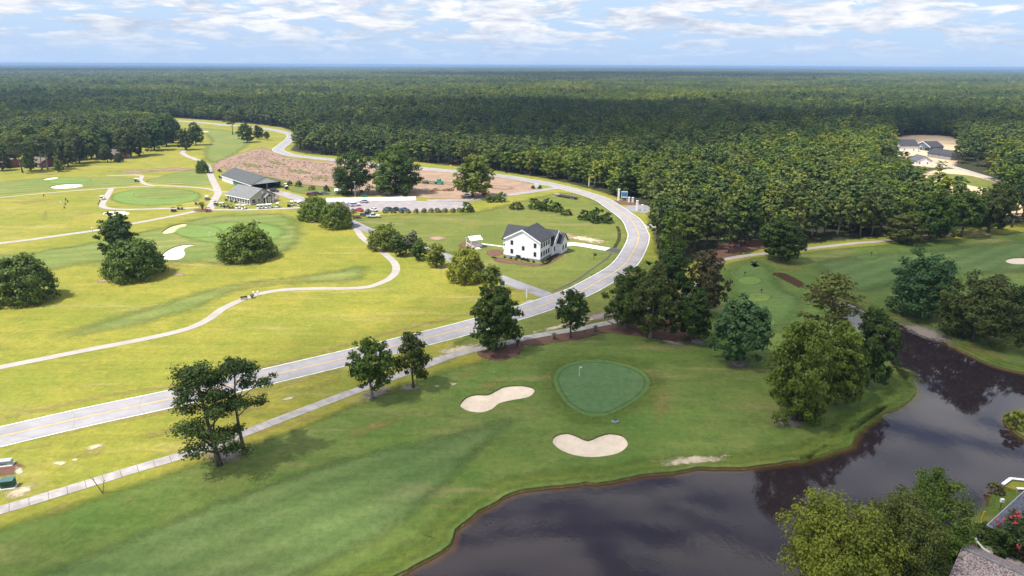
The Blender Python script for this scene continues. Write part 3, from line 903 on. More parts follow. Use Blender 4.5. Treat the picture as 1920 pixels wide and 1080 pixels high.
# pine-straw beds
patch('mulch_bed', [(895, 660), (915, 650), (945, 645), (975, 640), (982, 650), (972, 664), (950, 674), (925, 676), (905, 670)], 'mulch', 0.030, 0.9)
patch('mulch_bed', [(975, 641), (1040, 628), (1100, 619), (1160, 603), (1210, 598), (1300, 600), (1330, 612), (1310, 632), (1270, 640), (1210, 632), (1170, 627), (1130, 624), (1090, 636), (1040, 642), (995, 648)], 'mulch', 0.031, 1.2)
patch('mulch_bed', [(1340, 500), (1380, 478), (1440, 462), (1490, 452), (1400, 450), (1330, 470)], 'mulch', 0.031, 3)
patch('mulch_bed', [(922, 481), (948, 486), (1012, 495), (1034, 482), (1060, 462), (1066, 465), (1044, 486), (1014, 499), (975, 496), (935, 491)], 'mulch', 0.032, 2.6)
patch('mulch_bed', ell(882, 460, 22, 7), 'mulch', 0.032, 1.0)
patch('mulch_bed', ell(928, 474, 16, 6), 'mulch', 0.033, 1.0)
patch('mulch_bed', ell(380, 394.5, 18, 3.2), 'mulch', 0.05, 0.6)
patch('mulch_bed', ell(8, 878, 34, 14, 12), 'mulch', 0.033, 2.0)
patch('mulch_bed', [(1150, 376), (1190, 378), (1200, 384), (1170, 384), (1150, 381)], 'mulch', 0.033, 1.0)
patch('ditch', [(1448, 513), (1464, 511), (1484, 518), (1510, 533), (1514, 541), (1496, 538), (1472, 526)], 'mud', 0.033, 1.2)
patch('ditch', [(1512, 535), (1540, 545), (1572, 560), (1566, 570), (1535, 556)], 'mud', 0.034, 1.5)
# cleared land
patch('cleared_ground', [(398, 318), (415, 300), (450, 288), (490, 277), (512, 283), (535, 294), (590, 301), (636, 306), (640, 340), (625, 350), (560, 345), (520, 335), (480, 325), (440, 318)], 'slash', 0.020, 6.0)
patch('cleared_ground', [(640, 308), (760, 312), (850, 322), (935, 332), (1005, 346), (1000, 360), (950, 368), (880, 374), (780, 370), (700, 366), (640, 356)], 'dirt', 0.021, 5.0)
patch('weedy_ground', [(480, 330), (520, 336), (570, 346), (625, 352), (650, 362), (600, 368), (560, 362), (530, 352), (505, 340)], 'semi', 0.022, 4.0)
# woodland floor under the trees, and the building lots
FOREST_EDGE = [(-700, 318), (-100, 298), (0, 292), (110, 284), (180, 276), (240, 272), (290, 262), (318, 250), (322, 238), (250, 228), (255, 221), (330, 221), (420, 227), (480, 233), (530, 239), (562, 250),
               (556, 268), (546, 282), (575, 288), (640, 293), (760, 301), (850, 311), (930, 320), (1010, 332), (1070, 344), (1130, 360), (1180, 378), (1216, 396), (1222, 425),
               (1232, 462), (1246, 500), (1330, 482), (1400, 470), (1490, 458), (1600, 448), (1660, 442), (1760, 434), (1850, 426), (1930, 416), (2200, 400), (3000, 380)]
fe = [G(x, y) for x, y in FOREST_EDGE]
FOREST = np.array([(p.x, p.y) for p in fe] + [(38000, 2000), (38000, 38000), (-38000, 38000), (-38000, 2000)])
LOTS = [[(1668, 260), (1720, 253), (1775, 255), (1800, 264), (1804, 278), (1795, 300), (1772, 314), (1705, 309), (1670, 290)], [(1508, 241), (1552, 238.5), (1560, 243), (1590, 252), (1560, 256), (1512, 247)],
        [(1690, 345), (1760, 318), (1820, 322), (1880, 350), (1930, 385), (1900, 408), (1800, 402), (1710, 388)]]
LOTS_G = [np.array([(p.x, p.y) for p in gpx(l)]) for l in LOTS]
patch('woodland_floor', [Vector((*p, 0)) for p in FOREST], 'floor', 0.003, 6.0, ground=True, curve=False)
for l in LOTS: patch('building_lot', l, 'sandlot', 0.040, 8.0)
patch('lot_lawn', [(1750, 325), (1820, 330), (1870, 345), (1900, 362), (1840, 352), (1790, 340)], 'semi', 0.044, 3.0)

# ------------------------------------------------------------------ roads and paths
ROADPX = [(-160, 856), (0, 819), (160, 782), (330, 745.5), (500, 706), (640, 673), (795, 635), (873, 615), (973, 586.5), (1030, 568), (1085, 547.5), (1127, 525), (1160, 505), (1178, 487), (1193, 460), (1197.5, 443),
          (1195, 434), (1187, 417), (1176, 406), (1149, 387), (1123, 371.5), (1073, 356), (1040, 347.5), (990, 338), (940, 330), (860, 322), (790, 315.5), (700, 307), (637, 301), (590, 296), (548, 291), (527, 285), (521.5, 279.5),
          (533, 270), (545, 260), (545, 252), (523, 246), (497, 241), (463, 237.5), (423, 234.5), (390, 231), (350, 228), (300, 225), (250, 223.5)]
RC = smooth_line(gpx(ROADPX), 2.5)
HW = 3.9
ribbon('main_road', RC, -HW, HW, 'asphalt', 0.060)
ribbon('road_shoulder', RC, HW - 0.05, HW + 0.28, 'wline', 0.056)
ribbon('road_shoulder', RC, -HW - 0.28, -HW + 0.05, 'wline', 0.056)
cut = np.argmin(np.linalg.norm(RC - np.array(G(1040, 347.5))[:2], axis=1))
for s in (-1, 1):
    ribbon('centre_line', RC, s * 0.16 - 0.08, s * 0.16 + 0.08, 'yline', 0.064, s=(0, cut))
SRC = smooth_line(gpx([(1052, 566), (1030, 556), (990, 541.5), (945, 524.5), (880, 498), (800, 468), (740, 448), (693, 432.5), (662, 418.5), (640, 408), (620, 400), (604, 393)]), 2.5)
ribbon('side_road', SRC, -2.6, 2.6, 'asphalt2', 0.050)
ribbon('path_mouth', smooth_line(gpx([(1012, 566), (1000, 572), (988, 581)]), 1), -3.2, 4.0, 'path', 0.054)
for nm, px, w, mt, z in [
    ('cart_path', [(656, 416), (667, 428), (679, 445), (700, 461), (720, 475), (738, 491), (743, 504), (738, 516), (720, 528), (690, 538), (650, 541), (600, 541), (540, 543), (500, 548), (470, 556), (440, 568), (415, 581), (392, 598), (362, 613), (320, 625), (250, 640), (180, 653), (100, 669), (0, 689), (-120, 714)], 2.5, 'path', 0.046),
    ('cart_path', [(-80, 467), (0, 456.5), (60, 449), (120, 440.5), (180, 432), (240, 421), (300, 410), (340, 402), (372, 395.5), (400, 393.5), (480, 393), (560, 389.5), (610, 385)], 3.2, 'path', 0.047),
    ('cart_path', [(392, 394), (398, 383), (405, 370), (409, 362), (405, 350), (399, 338), (395, 328), (393, 322), (386, 308), (370, 300), (352, 293), (342, 287), (346, 282)], 3.6, 'path', 0.043),
    ('cart_path', [(408, 359), (385, 353.5), (345, 350), (300, 348), (276, 346), (263, 338), (266, 330.5), (250, 328.5), (200, 329.5)], 2.4, 'path', 0.044),
    ('cart_path', [(300, 348), (205, 353), (100, 361), (0, 370.5), (-100, 380)], 2.0, 'path', 0.042),
    ('cart_path', [(209, 353), (201, 368), (191.5, 385), (205, 391), (240, 393), (300, 391.5), (340, 391), (372, 389)], 2.8, 'path', 0.045),
    ('cart_path', [(404, 359), (430, 360), (446, 358)], 2.5, 'path', 0.0445),
    ('footpath', [(1146, 604.5), (1180, 594), (1230, 578), (1263, 566), (1285, 556), (1310, 536), (1330, 512), (1347, 491), (1400, 479.5), (1500, 468), (1600, 456.5), (1660, 451.5), (1740, 440)], 2.6, 'path', 0.046),
    ('driveway', [(1048, 462), (1075, 457.5), (1140, 467.5)], 4.4, 'white_concrete', 0.045),
    ('driveway', [(1140, 467.5), (1155, 470), (1176, 474)], 5.0, 'newasphalt', 0.046),
    ('front_walk', [(1028, 478), (1042, 472), (1056, 463)], 1.5, 'white_concrete', 0.047),
    ('front_walk', [(901, 457), (925, 460), (946, 463)], 1.3, 'white_concrete', 0.047),
    ('entry_road', [(1183, 396), (1200, 391), (1225, 389)], 14.0, 'asphalt2', 0.048),
    ('entry_road', [(1203, 425), (1225, 424), (1250, 426)], 6.5, 'path', 0.048),
    ('entry_road', [(1062, 350), (1040, 353), (1000, 359), (950, 366), (890, 374), (800, 376)], 5.2, 'lot', 0.048),
    ('lot_street', [(1740, 300), (1790, 314), (1850, 332), (1930, 352)], 6.0, 'path', 0.050),
    ('lot_street', [(1650, 420), (1700, 424), (1760, 418)], 5.0, 'path', 0.050),
    ('service_drive', [(497, 356), (530, 363), (565, 374), (600, 386)], 7.0, 'lot', 0.049)]:
    ribbon(nm, smooth_line(gpx(px), 2.0), -w / 2, w / 2, mt, z)
patch('car_park', [(575, 384), (640, 378), (780, 377), (870, 379), (882, 385), (870, 391), (780, 396), (700, 397), (640, 398), (590, 393)], 'lot', 0.036, 0.5, curve=False)
# tyre track / drain line curling round the house lot
ribbon('drain_line', smooth_line(gpx([(1040, 546), (1080, 526), (1110, 505), (1140, 483), (1146, 474)]), 2), -0.35, 0.35, 'newasphalt', 0.030)
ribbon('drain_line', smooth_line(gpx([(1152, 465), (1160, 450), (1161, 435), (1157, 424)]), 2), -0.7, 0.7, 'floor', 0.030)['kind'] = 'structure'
for o in bpy.data.objects:
    if o.name.startswith('drain_line') and 'edge' not in o.data.attributes:
        a_ = o.data.attributes.new('edge', 'FLOAT', 'POINT'); a_.data.foreach_set('value', np.full(len(o.data.vertices), 0.62, np.float32))

# footpath of separate concrete slabs, recessed joints
FP = smooth_line(gpx([(-60, 973), (0, 957), (120, 921), (240, 884), (373, 844), (493, 799), (640, 743), (720, 714), (798, 685.5), (848, 667), (890, 656), (942, 645), (984, 634), (1040, 624), (1085, 616.5), (1146, 604.5)]), 1.0)
ribbon('footpath', FP, -1.2, 1.2, 'bank', 0.010)
walk = bpy.data.objects['footpath.001'] if 'footpath.001' in bpy.data.objects else bpy.data.objects['footpath']
cum = np.concatenate([[0], np.cumsum(np.linalg.norm(np.diff(FP, axis=0), axis=1))])
fn = normals2d(FP)
s, k = 0.0, 0
while s + 2.4 < cum[-1]:
    q = []
    for d in (s + 0.03, s + 2.37):
        p = np.array([np.interp(d, cum, FP[:, i]) for i in (0, 1)]); nn = np.array([np.interp(d, cum, fn[:, i]) for i in (0, 1)])
        q.append((p + nn * 1.22, p - nn * 1.22))
    pts = [q[0][0], q[1][0], q[1][1], q[0][1]]
    MB().prism(pts, 0.012, 0.055 + 0.012 * random.random()).build('slab', 'slab', walk)
    s += 2.4; k += 1


# ================================================================== trees
def leaf_cloud(cent, rad, per, size, g, out_from=None, flat=0.0, aspect=1.0, tintv=None):
    """many small kite-shaped leaf faces round cluster centres; returns V, Q, tint"""
    n = len(cent)
    idx = np.repeat(np.arange(n), per)
    N = len(idx)
    d = g.normal(size=(N, 3)); d /= np.linalg.norm(d, axis=1)[:, None]
    r = g.random(N) ** 0.45
    pos = cent[idx] + d * (r * 1.0)[:, None] * rad[idx]
    nr = d * 0.9 + g.normal(size=(N, 3)) * 0.55
    if out_from is not None:
        o = pos - out_from; o /= np.linalg.norm(o, axis=1)[:, None] + 1e-6
        nr += o * 0.8
    nr[:, 2] += 0.35 + flat
    nr /= np.linalg.norm(nr, axis=1)[:, None]
    a = np.cross(nr, g.normal(size=(N, 3))); a /= np.linalg.norm(a, axis=1)[:, None]
    b = np.cross(nr, a)
    s = size * g.uniform(0.6, 1.35, N)
    a *= (s * 0.5 * aspect)[:, None]; b *= (s * 0.5)[:, None]
    bend = nr * (s * 0.18)[:, None]
    V = np.empty((N, 4, 3))
    V[:, 0] = pos - a - bend; V[:, 1] = pos - b * g.uniform(0.6, 1.0, N)[:, None] + a * 0.15
    V[:, 2] = pos + a - bend; V[:, 3] = pos + b * g.uniform(0.6, 1.0, N)[:, None] + a * 0.15
    ct = tintv if tintv is not None else g.random(n)
    t = np.clip(ct[idx] * 0.7 + g.random(N) * 0.3, 0, 1)
    return V.reshape(-1, 3), np.arange(N * 4).reshape(-1, 4), np.repeat(t, 4)


def lobes(g, n, W, z0, z1, lob):
    """centres and radii of the big masses of a crown"""
    C, S = [], []
    H = z1 - z0
    for k in range(n):
        t = (k + 0.5) / n
        z = z0 + H * (0.16 + 0.72 * t)
        prof = math.sin(math.pi * min(1, 0.18 + 0.78 * t)) ** 0.7
        a = k * 2.4 + g.uniform(-0.5, 0.5)
        rr = W / 2 * prof * (1 - lob) * g.uniform(0.75, 1.1)
        C.append((rr * math.cos(a), rr * math.sin(a), z))
        s = W / 2 * lob * g.uniform(0.8, 1.25)
        S.append((s, s, s * 0.8 * min(1.3, H / W)))
    return np.array(C), np.array(S)


def limb_mesh(name, H, base_r, top, tips, g, mat, lean=(0, 0)):
    """tapered trunk with limbs that run out to the given tips"""
    mb = MB()
    pts, rad = [], []
    n = 7
    for i in range(n):
        t = i / (n - 1)
        pts.append((lean[0] * t * t + 0.012 * H * math.sin(4 * t + base_r * 9), lean[1] * t * t + 0.012 * H * math.cos(5 * t), H * top * t - (0.15 if i == 0 else 0)))
        rad.append(base_r * ((1.45 if i == 0 else 1.0) - 0.72 * t))
    mb.tube(pts, rad, 8)
    for p in tips:
        z = min(H * top * 0.96, max(H * 0.14, p[2] - 0.45 * math.hypot(p[0], p[1]) - 0.05 * H))
        t = z / (H * top)
        s = np.array([np.interp(t, np.linspace(0, 1, n), [q[k] for q in pts]) for k in range(3)])
        e = np.array(p)
        m = s * 0.5 + e * 0.5 + np.array((0, 0, 0.04 * H))
        r0 = base_r * (1 - 0.72 * t) * 0.55
        mb.tube([s, m, e], [r0, r0 * 0.6, r0 * 0.18], 5)
    return mb.mesh(name, mat, True)


PROTO = {}


def broadleaf(key, seed, H, W, clear, n_lobe, lob, n_clu, per, size, trunk_r, bark='bark', mat='oak', dome=False):
    g = np.random.default_rng(seed)
    LC, LS = lobes(g, n_lobe, W, H * clear, H, lob)
    pick = g.integers(0, n_lobe, n_clu)
    d = g.normal(size=(n_clu, 3)); d /= np.linalg.norm(d, axis=1)[:, None]
    shell = np.where(g.random(n_clu) < 0.72, g.uniform(0.78, 1.04, n_clu), g.uniform(0.2, 0.8, n_clu))
    cent = LC[pick] + d * LS[pick] * shell[:, None]
    if dome:
        k = int(n_clu * 0.6)
        dd = g.normal(size=(k, 3)); dd[:, 2] = np.abs(dd[:, 2]) * 0.9; dd /= np.linalg.norm(dd, axis=1)[:, None]
        rr = g.uniform(0.82, 0.98, k) * (1 + 0.07 * np.sin(dd[:, 0] * 5 + seed) * np.cos(dd[:, 1] * 4 + dd[:, 2] * 3))
        cent[:k] = np.stack([dd[:, 0] * W / 2, dd[:, 1] * W / 2, 0.08 * H + dd[:, 2] * H * 0.9], 1) * rr[:, None]
    cent[:, 2] = np.maximum(cent[:, 2], H * clear * 0.85 + 0.3)
    rad = np.array((W * 0.085, W * 0.085, W * 0.06)) * g.uniform(0.65, 1.4, n_clu)[:, None]
    ti = g.random(n_lobe)[pick] * 0.55 + g.random(n_clu) * 0.45
    V, Q, T = leaf_cloud(cent, rad, per, size, g, np.array((0, 0, H * (clear + 1) / 2)), 0, 1.25, ti)
    crown = np_mesh('crown', V, Q, T, mat)
    trunk = limb_mesh('trunk', H, trunk_r, 0.72, [tuple(c) for c in LC], g, bark)
    PROTO[key] = dict(H=H, W=W, crown=crown, trunk=trunk)


def pine(key, seed, H, W, clear, n_limb, n_per_limb, per, size, trunk_r, mat='pine', lean=(0, 0), bark='bark', needle=0.8):
    g = np.random.default_rng(seed)
    cent, tips = [], []
    for k in range(n_limb):
        t = (k + 0.5) / n_limb
        z = H * (clear + (0.95 - clear) * t)
        prof = (1 - 0.62 * t) * (0.55 + 0.45 * min(1, t * 4 + 0.2)) if clear < 0.4 else math.sin(math.pi * (0.22 + 0.66 * t)) ** 0.8
        a = k * 2.4 + g.uniform(-0.6, 0.6)
        L = W / 2 * prof * g.uniform(0.65, 1.1)
        lx, ly = lean[0] * (z / H) ** 2, lean[1] * (z / H) ** 2
        tip = (lx + L * math.cos(a), ly + L * math.sin(a), z + 0.12 * L)
        tips.append(tip)
        for j in range(n_per_limb):
            u = g.uniform(0.35, 1.05)
            cent.append((lx + L * u * math.cos(a) + g.normal() * W * 0.05, ly + L * u * math.sin(a) + g.normal() * W * 0.05, z + 0.12 * L * u + abs(g.normal()) * 0.025 * H))
    for j in range(n_per_limb * 2):
        cent.append((lean[0] + g.normal() * W * 0.09, lean[1] + g.normal() * W * 0.09, H * g.uniform(0.9, 0.985)))
    cent = np.array(cent); n = len(cent)
    rad = np.stack([np.full(n, W * 0.12), np.full(n, W * 0.12), np.full(n, W * 0.058)], 1) * g.uniform(0.7, 1.3, n)[:, None]
    V, Q, T = leaf_cloud(cent, rad, per, size, g, None, 0.3, needle)
    crown = np_mesh('crown', V, Q, T, mat)
    trunk = limb_mesh('trunk', H, trunk_r, 0.95, tips[::2] if n_limb > 16 else tips, g, bark, lean)
    PROTO[key] = dict(H=H, W=W, crown=crown, trunk=trunk)


# specimen kinds
for i in range(3):
    broadleaf(f'oak{i}', 11 + i, 15, 12, 0.05, 17, 0.43, 200, 46, 0.56, 0.34)
for i in range(2):
    broadleaf(f'dome{i}', 21 + i, 12, 17, 0.0, 24, 0.40, 280, 34, 0.62, 0.5, dome=True)
for i in range(2):
    broadleaf(f'loose{i}', 31 + i, 15, 10.5, 0.15, 14, 0.36, 190, 26, 0.52, 0.30)
for i in range(2):
    broadleaf(f'shrub{i}', 41 + i, 2.6, 3.0, 0.0, 8, 0.48, 56, 14, 0.36, 0.06, dome=True)
for i in range(2):
    broadleaf(f'big{i}', 51 + i, 17, 15, -0.06, 22, 0.38, 270, 56, 0.46, 0.4)
for i in range(3):
    broadleaf(f'near{i}', 56 + i, 17, 15, -0.02, 24, 0.36, 340, 84, 0.30, 0.4)
pine('pine0', 61, 17, 11, 0.13, 18, 9, 64, 0.46, 0.36, lean=(-1.6, 0.3), needle=0.55)
pine('pine1', 62, 18, 10.5, 0.52, 11, 9, 66, 0.44, 0.30, lean=(0.6, 0), needle=0.55)
pine('pine2', 63, 18, 11, 0.42, 17, 6, 22, 0.66, 0.30, mat='pine')
# forest kinds: coarser
for i in range(3):
    broadleaf(f'fpine{i}', 71 + i, 19, 8.2 + 0.6 * i, 0.2, 9 + 2 * i, 0.44, 56, 20, 0.78, 0.24, mat='fpine')
for i in range(3):
    broadleaf(f'fleaf{i}', 81 + i, 17, 9.4, 0.10, 11, 0.44, 62, 20, 0.85, 0.24, mat='fleaf')
for i in range(2):
    broadleaf(f'fyel{i}', 91 + i, 16, 8.4, 0.10, 10, 0.44, 58, 20, 0.80, 0.22, mat='fyel', bark='palebark')


def place_tree(key, p, H, W, rz, name, label, cat='tree', group=None, mat=None, bark=None, parts=True):
    pr = PROTO[key]
    root = thing(name, label, cat, (p.x, p.y, 0), rz, group)
    root.scale = (W / pr['W'], W / pr['W'], H / pr['H'])
    for nm in ('trunk', 'crown'):
        o = bpy.data.objects.new(nm, pr[nm]); link(o, root)
        m = mat if nm == 'crown' else bark
        if m:
            o.material_slots[0].link = 'OBJECT'; o.material_slots[0].material = M[m]
    return root


def tree_px(key, x, y, top, wpx, name, label, group=None, mat=None, bark=None, rz=None, cat='tree', hk=1.0):
    p = G(x, y)
    H = height_for(p, top) * hk
    return place_tree(key, p, H, wpx / ppm((p.x, p.y, H * 0.55)), random.uniform(0, 6.28) if rz is None else rz, name, label, cat, group, mat, bark)


PATHPINES = 'two pines over the footpath'
SPEC = [
    # key, base x, y, top row, crown width, name, label, group, leaves, bark
    ('pine0', 411, 874, 690, 150, 'pine_tree', 'low-branched dark pine, the fuller of two pines beside the concrete footpath', None, 'pine', None, 0),
    ('pine1', 457, 853, 674, 124, 'pine_tree', 'tall bare-trunked pine with flat open crown beside the concrete footpath', None, 'pine', None, 0),
    ('loose0', 697, 748, 632, 98, 'oak_tree', 'loose bright-leaved young oak with pale trunk between footpath and long bunker', None, 'oak', 'palebark'),
    ('loose1', 775, 727, 620, 76, 'oak_tree', 'thin olive-brown oak standing close to the loose bright oak by the footpath', None, 'olive', None),
    ('oak0', 931, 655, 538, 108, 'oak_tree', 'full dark oak alone in its own round pine-straw bed', None, 'darkoak', None),
    ('loose0', 1069, 634, 540, 70, 'oak_tree', 'small dark oak in the straw strip between footpath and road', None, 'darkoak', None),
    ('oak1', 1172, 614, 506, 92, 'oak_tree', 'dark oak at the road end of the pine-straw grove', None, 'darkoak', 'palebark'),
    ('oak2', 1220, 634, 500, 96, 'oak_tree', 'olive oak with pale flared trunk in the middle of the straw grove', None, 'olive', 'palebark'),
    ('oak0', 1294, 640, 542, 84, 'oak_tree', 'dark oak at the fairway end of the straw grove', None, 'darkoak', None),
    ('oak1', 1322, 590, 478, 80, 'oak_tree', 'bronze-topped oak behind the straw grove beside the footpath', None, 'brownleaf', None),
    ('oak2', 1252, 580, 462, 90, 'oak_tree', 'dark green oak behind the straw grove toward the road', None, 'darkoak', None),
    ('oak2', 1386, 680, 563, 118, 'oak_tree', 'blue-green round oak with twin pale trunk alone on the turf', None, 'bluoak', 'palebark'),
    ('big0', 1487, 788, 598, 140, 'oak_tree', 'large yellow-green oak over grey roots, biggest tree of the pond point', None, 'oak', None),
    ('oak1', 1566, 757, 614, 104, 'oak_tree', 'mid-green oak between the large rooted oak and the pond', None, 'oak', None),
    ('oak0', 1626, 724, 580, 94, 'oak_tree', 'dark oak on the tip of the grassy pond point', None, 'darkoak', None),
    ('pine2', 1542, 672, 520, 128, 'pine_tree', 'broad open-crowned grey-green pine beside the narrow pond inlet', None, 'olive', None),
    ('big1', 1722, 592, 472, 136, 'oak_tree', 'wide dark round oak on the far bank of the inlet', None, 'bluoak', None),
    ('big0', 1826, 640, 514, 142, 'oak_tree', 'broad olive oak on the bare far bank above the pond', None, 'olive', None),
    ('oak2', 1908, 625, 535, 92, 'oak_tree', 'dark oak next to the broad olive oak on the far bank', None, 'darkoak', None),
    ('loose1', 1925, 668, 600, 60, 'oak_tree', 'small pale oak low on the bank under the broad olive oak', None, 'olive', None),
    ('oak1', 1463, 489, 409, 88, 'maple_tree', 'neat round-headed dark tree standing alone beside the footpath bend', None, 'darkoak', None),
    ('oak0', 1692, 455, 400, 78, 'oak_tree', 'low grey-green oak in the straw at the forest edge', None, 'olive', None),
    ('oak2', 1744, 452, 358, 82, 'oak_tree', 'tall green oak in the straw strip at the forest edge', None, 'oak', None),
    ('loose0', 1803, 444, 356, 78, 'oak_tree', 'leafy oak before the sandy gap at the forest edge', None, 'oak', None),
    ('oak1', 1852, 436, 348, 76, 'oak_tree', 'yellowish oak beside the sandy gap at the forest edge', None, 'olive', None),
    ('pine2', 1898, 426, 318, 62, 'pine_tree', 'tall slim pine at the forest edge past the sandy gap', None, 'pine', None),
    ('dome0', 46, 562, 478, 118, 'live_oak', 'huge dark live oak with crown to the ground at the course border', None, 'darkoak', None),
    ('dome1', 463, 484, 420, 106, 'live_oak', 'perfectly round live oak dome standing alone by the putting green', None, 'oak', None),
    ('dome0', 256, 518, 448, 110, 'live_oak', 'spreading live oak dome in front of a taller tree near the bright bunker', None, 'oak', None),
    ('oak0', 228, 482, 400, 74, 'oak_tree', 'tall narrow dark oak behind the spreading live oak dome', None, 'darkoak', None),
    ('dome1', 591, 412, 368, 60, 'live_oak', 'dark round live oak, the rear one of the pair below the car park', None, 'oak', None),
    ('dome0', 631, 426, 377, 62, 'live_oak', 'lighter round live oak, the front one of the pair below the car park', None, 'oak', None),
    ('dome1', 722, 466, 421, 66, 'oak_tree', 'bushy light green tree heading the row along the side road', None, 'yelleaf', None),
    ('oak1', 750, 480, 438, 38, 'oak_tree', 'dark bushy tree second in the row along the side road', None, 'darkoak', None),
    ('oak0', 773, 474, 433, 30, 'oak_tree', 'grey thin-leaved tree in the row along the side road', None, 'greyleaf', None),
    ('oak2', 787, 488, 449, 34, 'oak_tree', 'small round green tree mid-row along the side road', None, 'oak', None),
    ('oak1', 818, 500, 458, 42, 'oak_tree', 'plump yellow-green tree mid-row along the side road', None, 'yelleaf', None),
    ('dome1', 874, 526, 464, 72, 'oak_tree', 'largest wide yellow-green tree of the row along the side road', None, 'yelleaf', None),
    ('loose1', 922, 546, 496, 46, 'oak_tree', 'airy tree ending the side-road row near the green sign', None, 'yelleaf', None),
    ('big0', 661, 364, 281, 78, 'oak_tree', 'dark massive oak, left of the twin oaks behind the white slab', None, 'darkoak', None),
    ('big1', 742, 362, 272, 108, 'oak_tree', 'broadest massive oak of the twin oaks behind the white slab', None, 'oak', None),
    ('oak1', 887, 370, 296, 80, 'oak_tree', 'bright yellow-green full tree over two parked cars on bare soil', None, 'yelleaf', None),
    ('dome1', 380, 324, 300, 24, 'oak_tree', 'small round tree beside the path to the cart barn', None, 'oak', None),
    ('oak0', 348, 281, 241, 32, 'oak_tree', 'olive oak at the fairway neck over pale sand', None, 'olive', None),
    ('oak1', 368, 272, 232, 32, 'oak_tree', 'dark oak behind the olive oak at the fairway neck', None, 'darkoak', None),
    ('pine2', 437, 252, 209, 30, 'pine_tree', 'yellowish pine at the far fairway beside the gravel road', None, 'olive', None),
    ('oak2', 463, 267, 230, 32, 'oak_tree', 'dark oak with shaded sand below it on the far fairway', None, 'darkoak', None),
    ('oak0', 486, 261, 235, 20, 'oak_tree', 'small dark oak next to a bronze sapling on the far fairway', None, 'darkoak', None),
    ('loose1', 501, 263, 246, 13, 'oak_tree', 'little bronze-leaved sapling on the far fairway', None, 'brownleaf', None),
    ('pine2', 42, 324, 253, 44, 'pine_tree', 'rounded tall pine on the lawn before the brick house', None, 'olive', None),
    ('pine1', 80, 318, 254, 42, 'pine_tree', 'pale-trunked pine beside the brick house lawn', None, 'pine', 'palebark'),
    ('pine2', 91, 319, 252, 46, 'pine_tree', 'second pale-trunked pine beside the brick house lawn', None, 'olive', 'palebark'),
    ('oak0', 112, 322, 298, 18, 'oak_tree', 'small light green tree on the lawn under the tall pines', None, 'yelleaf', None),
    ('oak1', 20, 318, 296, 12, 'oak_tree', 'slender sapling on the lawn near the left border', None, 'yelleaf', None),
    ('dome0', 224, 304, 286, 16, 'yew_bush', 'dark upright evergreen bush at the brick house corner', None, 'pine', None),
    ('near0', 1545, 1150, 930, 215, 'oak_tree', 'big yellow-green oak with bare pale twigs on the near shore', None, 'yelleaf', None),
    ('near1', 1662, 1118, 925, 170, 'oak_tree', 'olive-green oak squeezed in the middle of the near shore trees', None, 'olive', None),
    ('near2', 1722, 1062, 893, 165, 'oak_tree', 'deep green full oak closest to the house lawn on the near shore', None, 'oak', None),
]
for s_ in SPEC:
    tree_px(*s_[:7], group=s_[7], mat=s_[8], bark=s_[9], rz=(s_[10] if len(s_) > 10 else None))

for k_, (x, y, top, w) in enumerate([(1668, 312, 268, 34), (1690, 320, 282, 32), (1796, 306, 262, 32), (1812, 302, 258, 34), (1832, 312, 264, 34), (1760, 330, 300, 24), (1648, 300, 262, 32)]):
    tree_px('fpine%d' % (k_ % 3), x, y, top, w, 'pine_tree', 'dark pine screening the new houses on the sandy lots', 'pines before the new houses', 'fpine')
# pines and oaks round the houses at the left border: look-alikes
for k, (x, y, top, w, key, mt) in enumerate([(128, 312, 262, 40, 'oak0', 'olive'), (150, 306, 250, 46, 'oak1', 'olive'), (172, 298, 246, 46, 'oak2', 'oak'), (205, 290, 240, 44, 'oak0', 'darkoak'),
                                           (238, 296, 246, 40, 'oak1', 'olive'), (262, 292, 238, 46, 'oak2', 'olive'), (290, 282, 230, 46, 'oak0', 'darkoak'), (312, 274, 220, 44, 'oak1', 'darkoak'), (325, 268, 216, 40, 'oak2', 'darkoak'),
                                           (60, 306, 262, 40, 'oak0', 'oak'), (10, 306, 266, 40, 'oak1', 'oak'), (-20, 312, 262, 44, 'oak2', 'olive'), (300, 262, 222, 40, 'oak0', 'oak'), (275, 270, 226, 40, 'oak1', 'olive'), (98, 306, 262, 38, 'oak2', 'darkoak'), (30, 302, 258, 40, 'oak1', 'olive'), (140, 300, 256, 40, 'oak0', 'oak'), (222, 284, 238, 40, 'oak2', 'oak'), (188, 282, 236, 40, 'oak1', 'darkoak'), (70, 298, 256, 40, 'oak2', 'oak'), (58, 320, 284, 26, 'oak0', 'oak'), (4, 320, 282, 30, 'oak2', 'olive'), (202, 304, 272, 26, 'oak1', 'olive')]):
    tree_px(key, x, y, top, w, 'oak_tree', 'oak of the belt round the brick houses along the course border', 'oaks round the brick houses', mt)

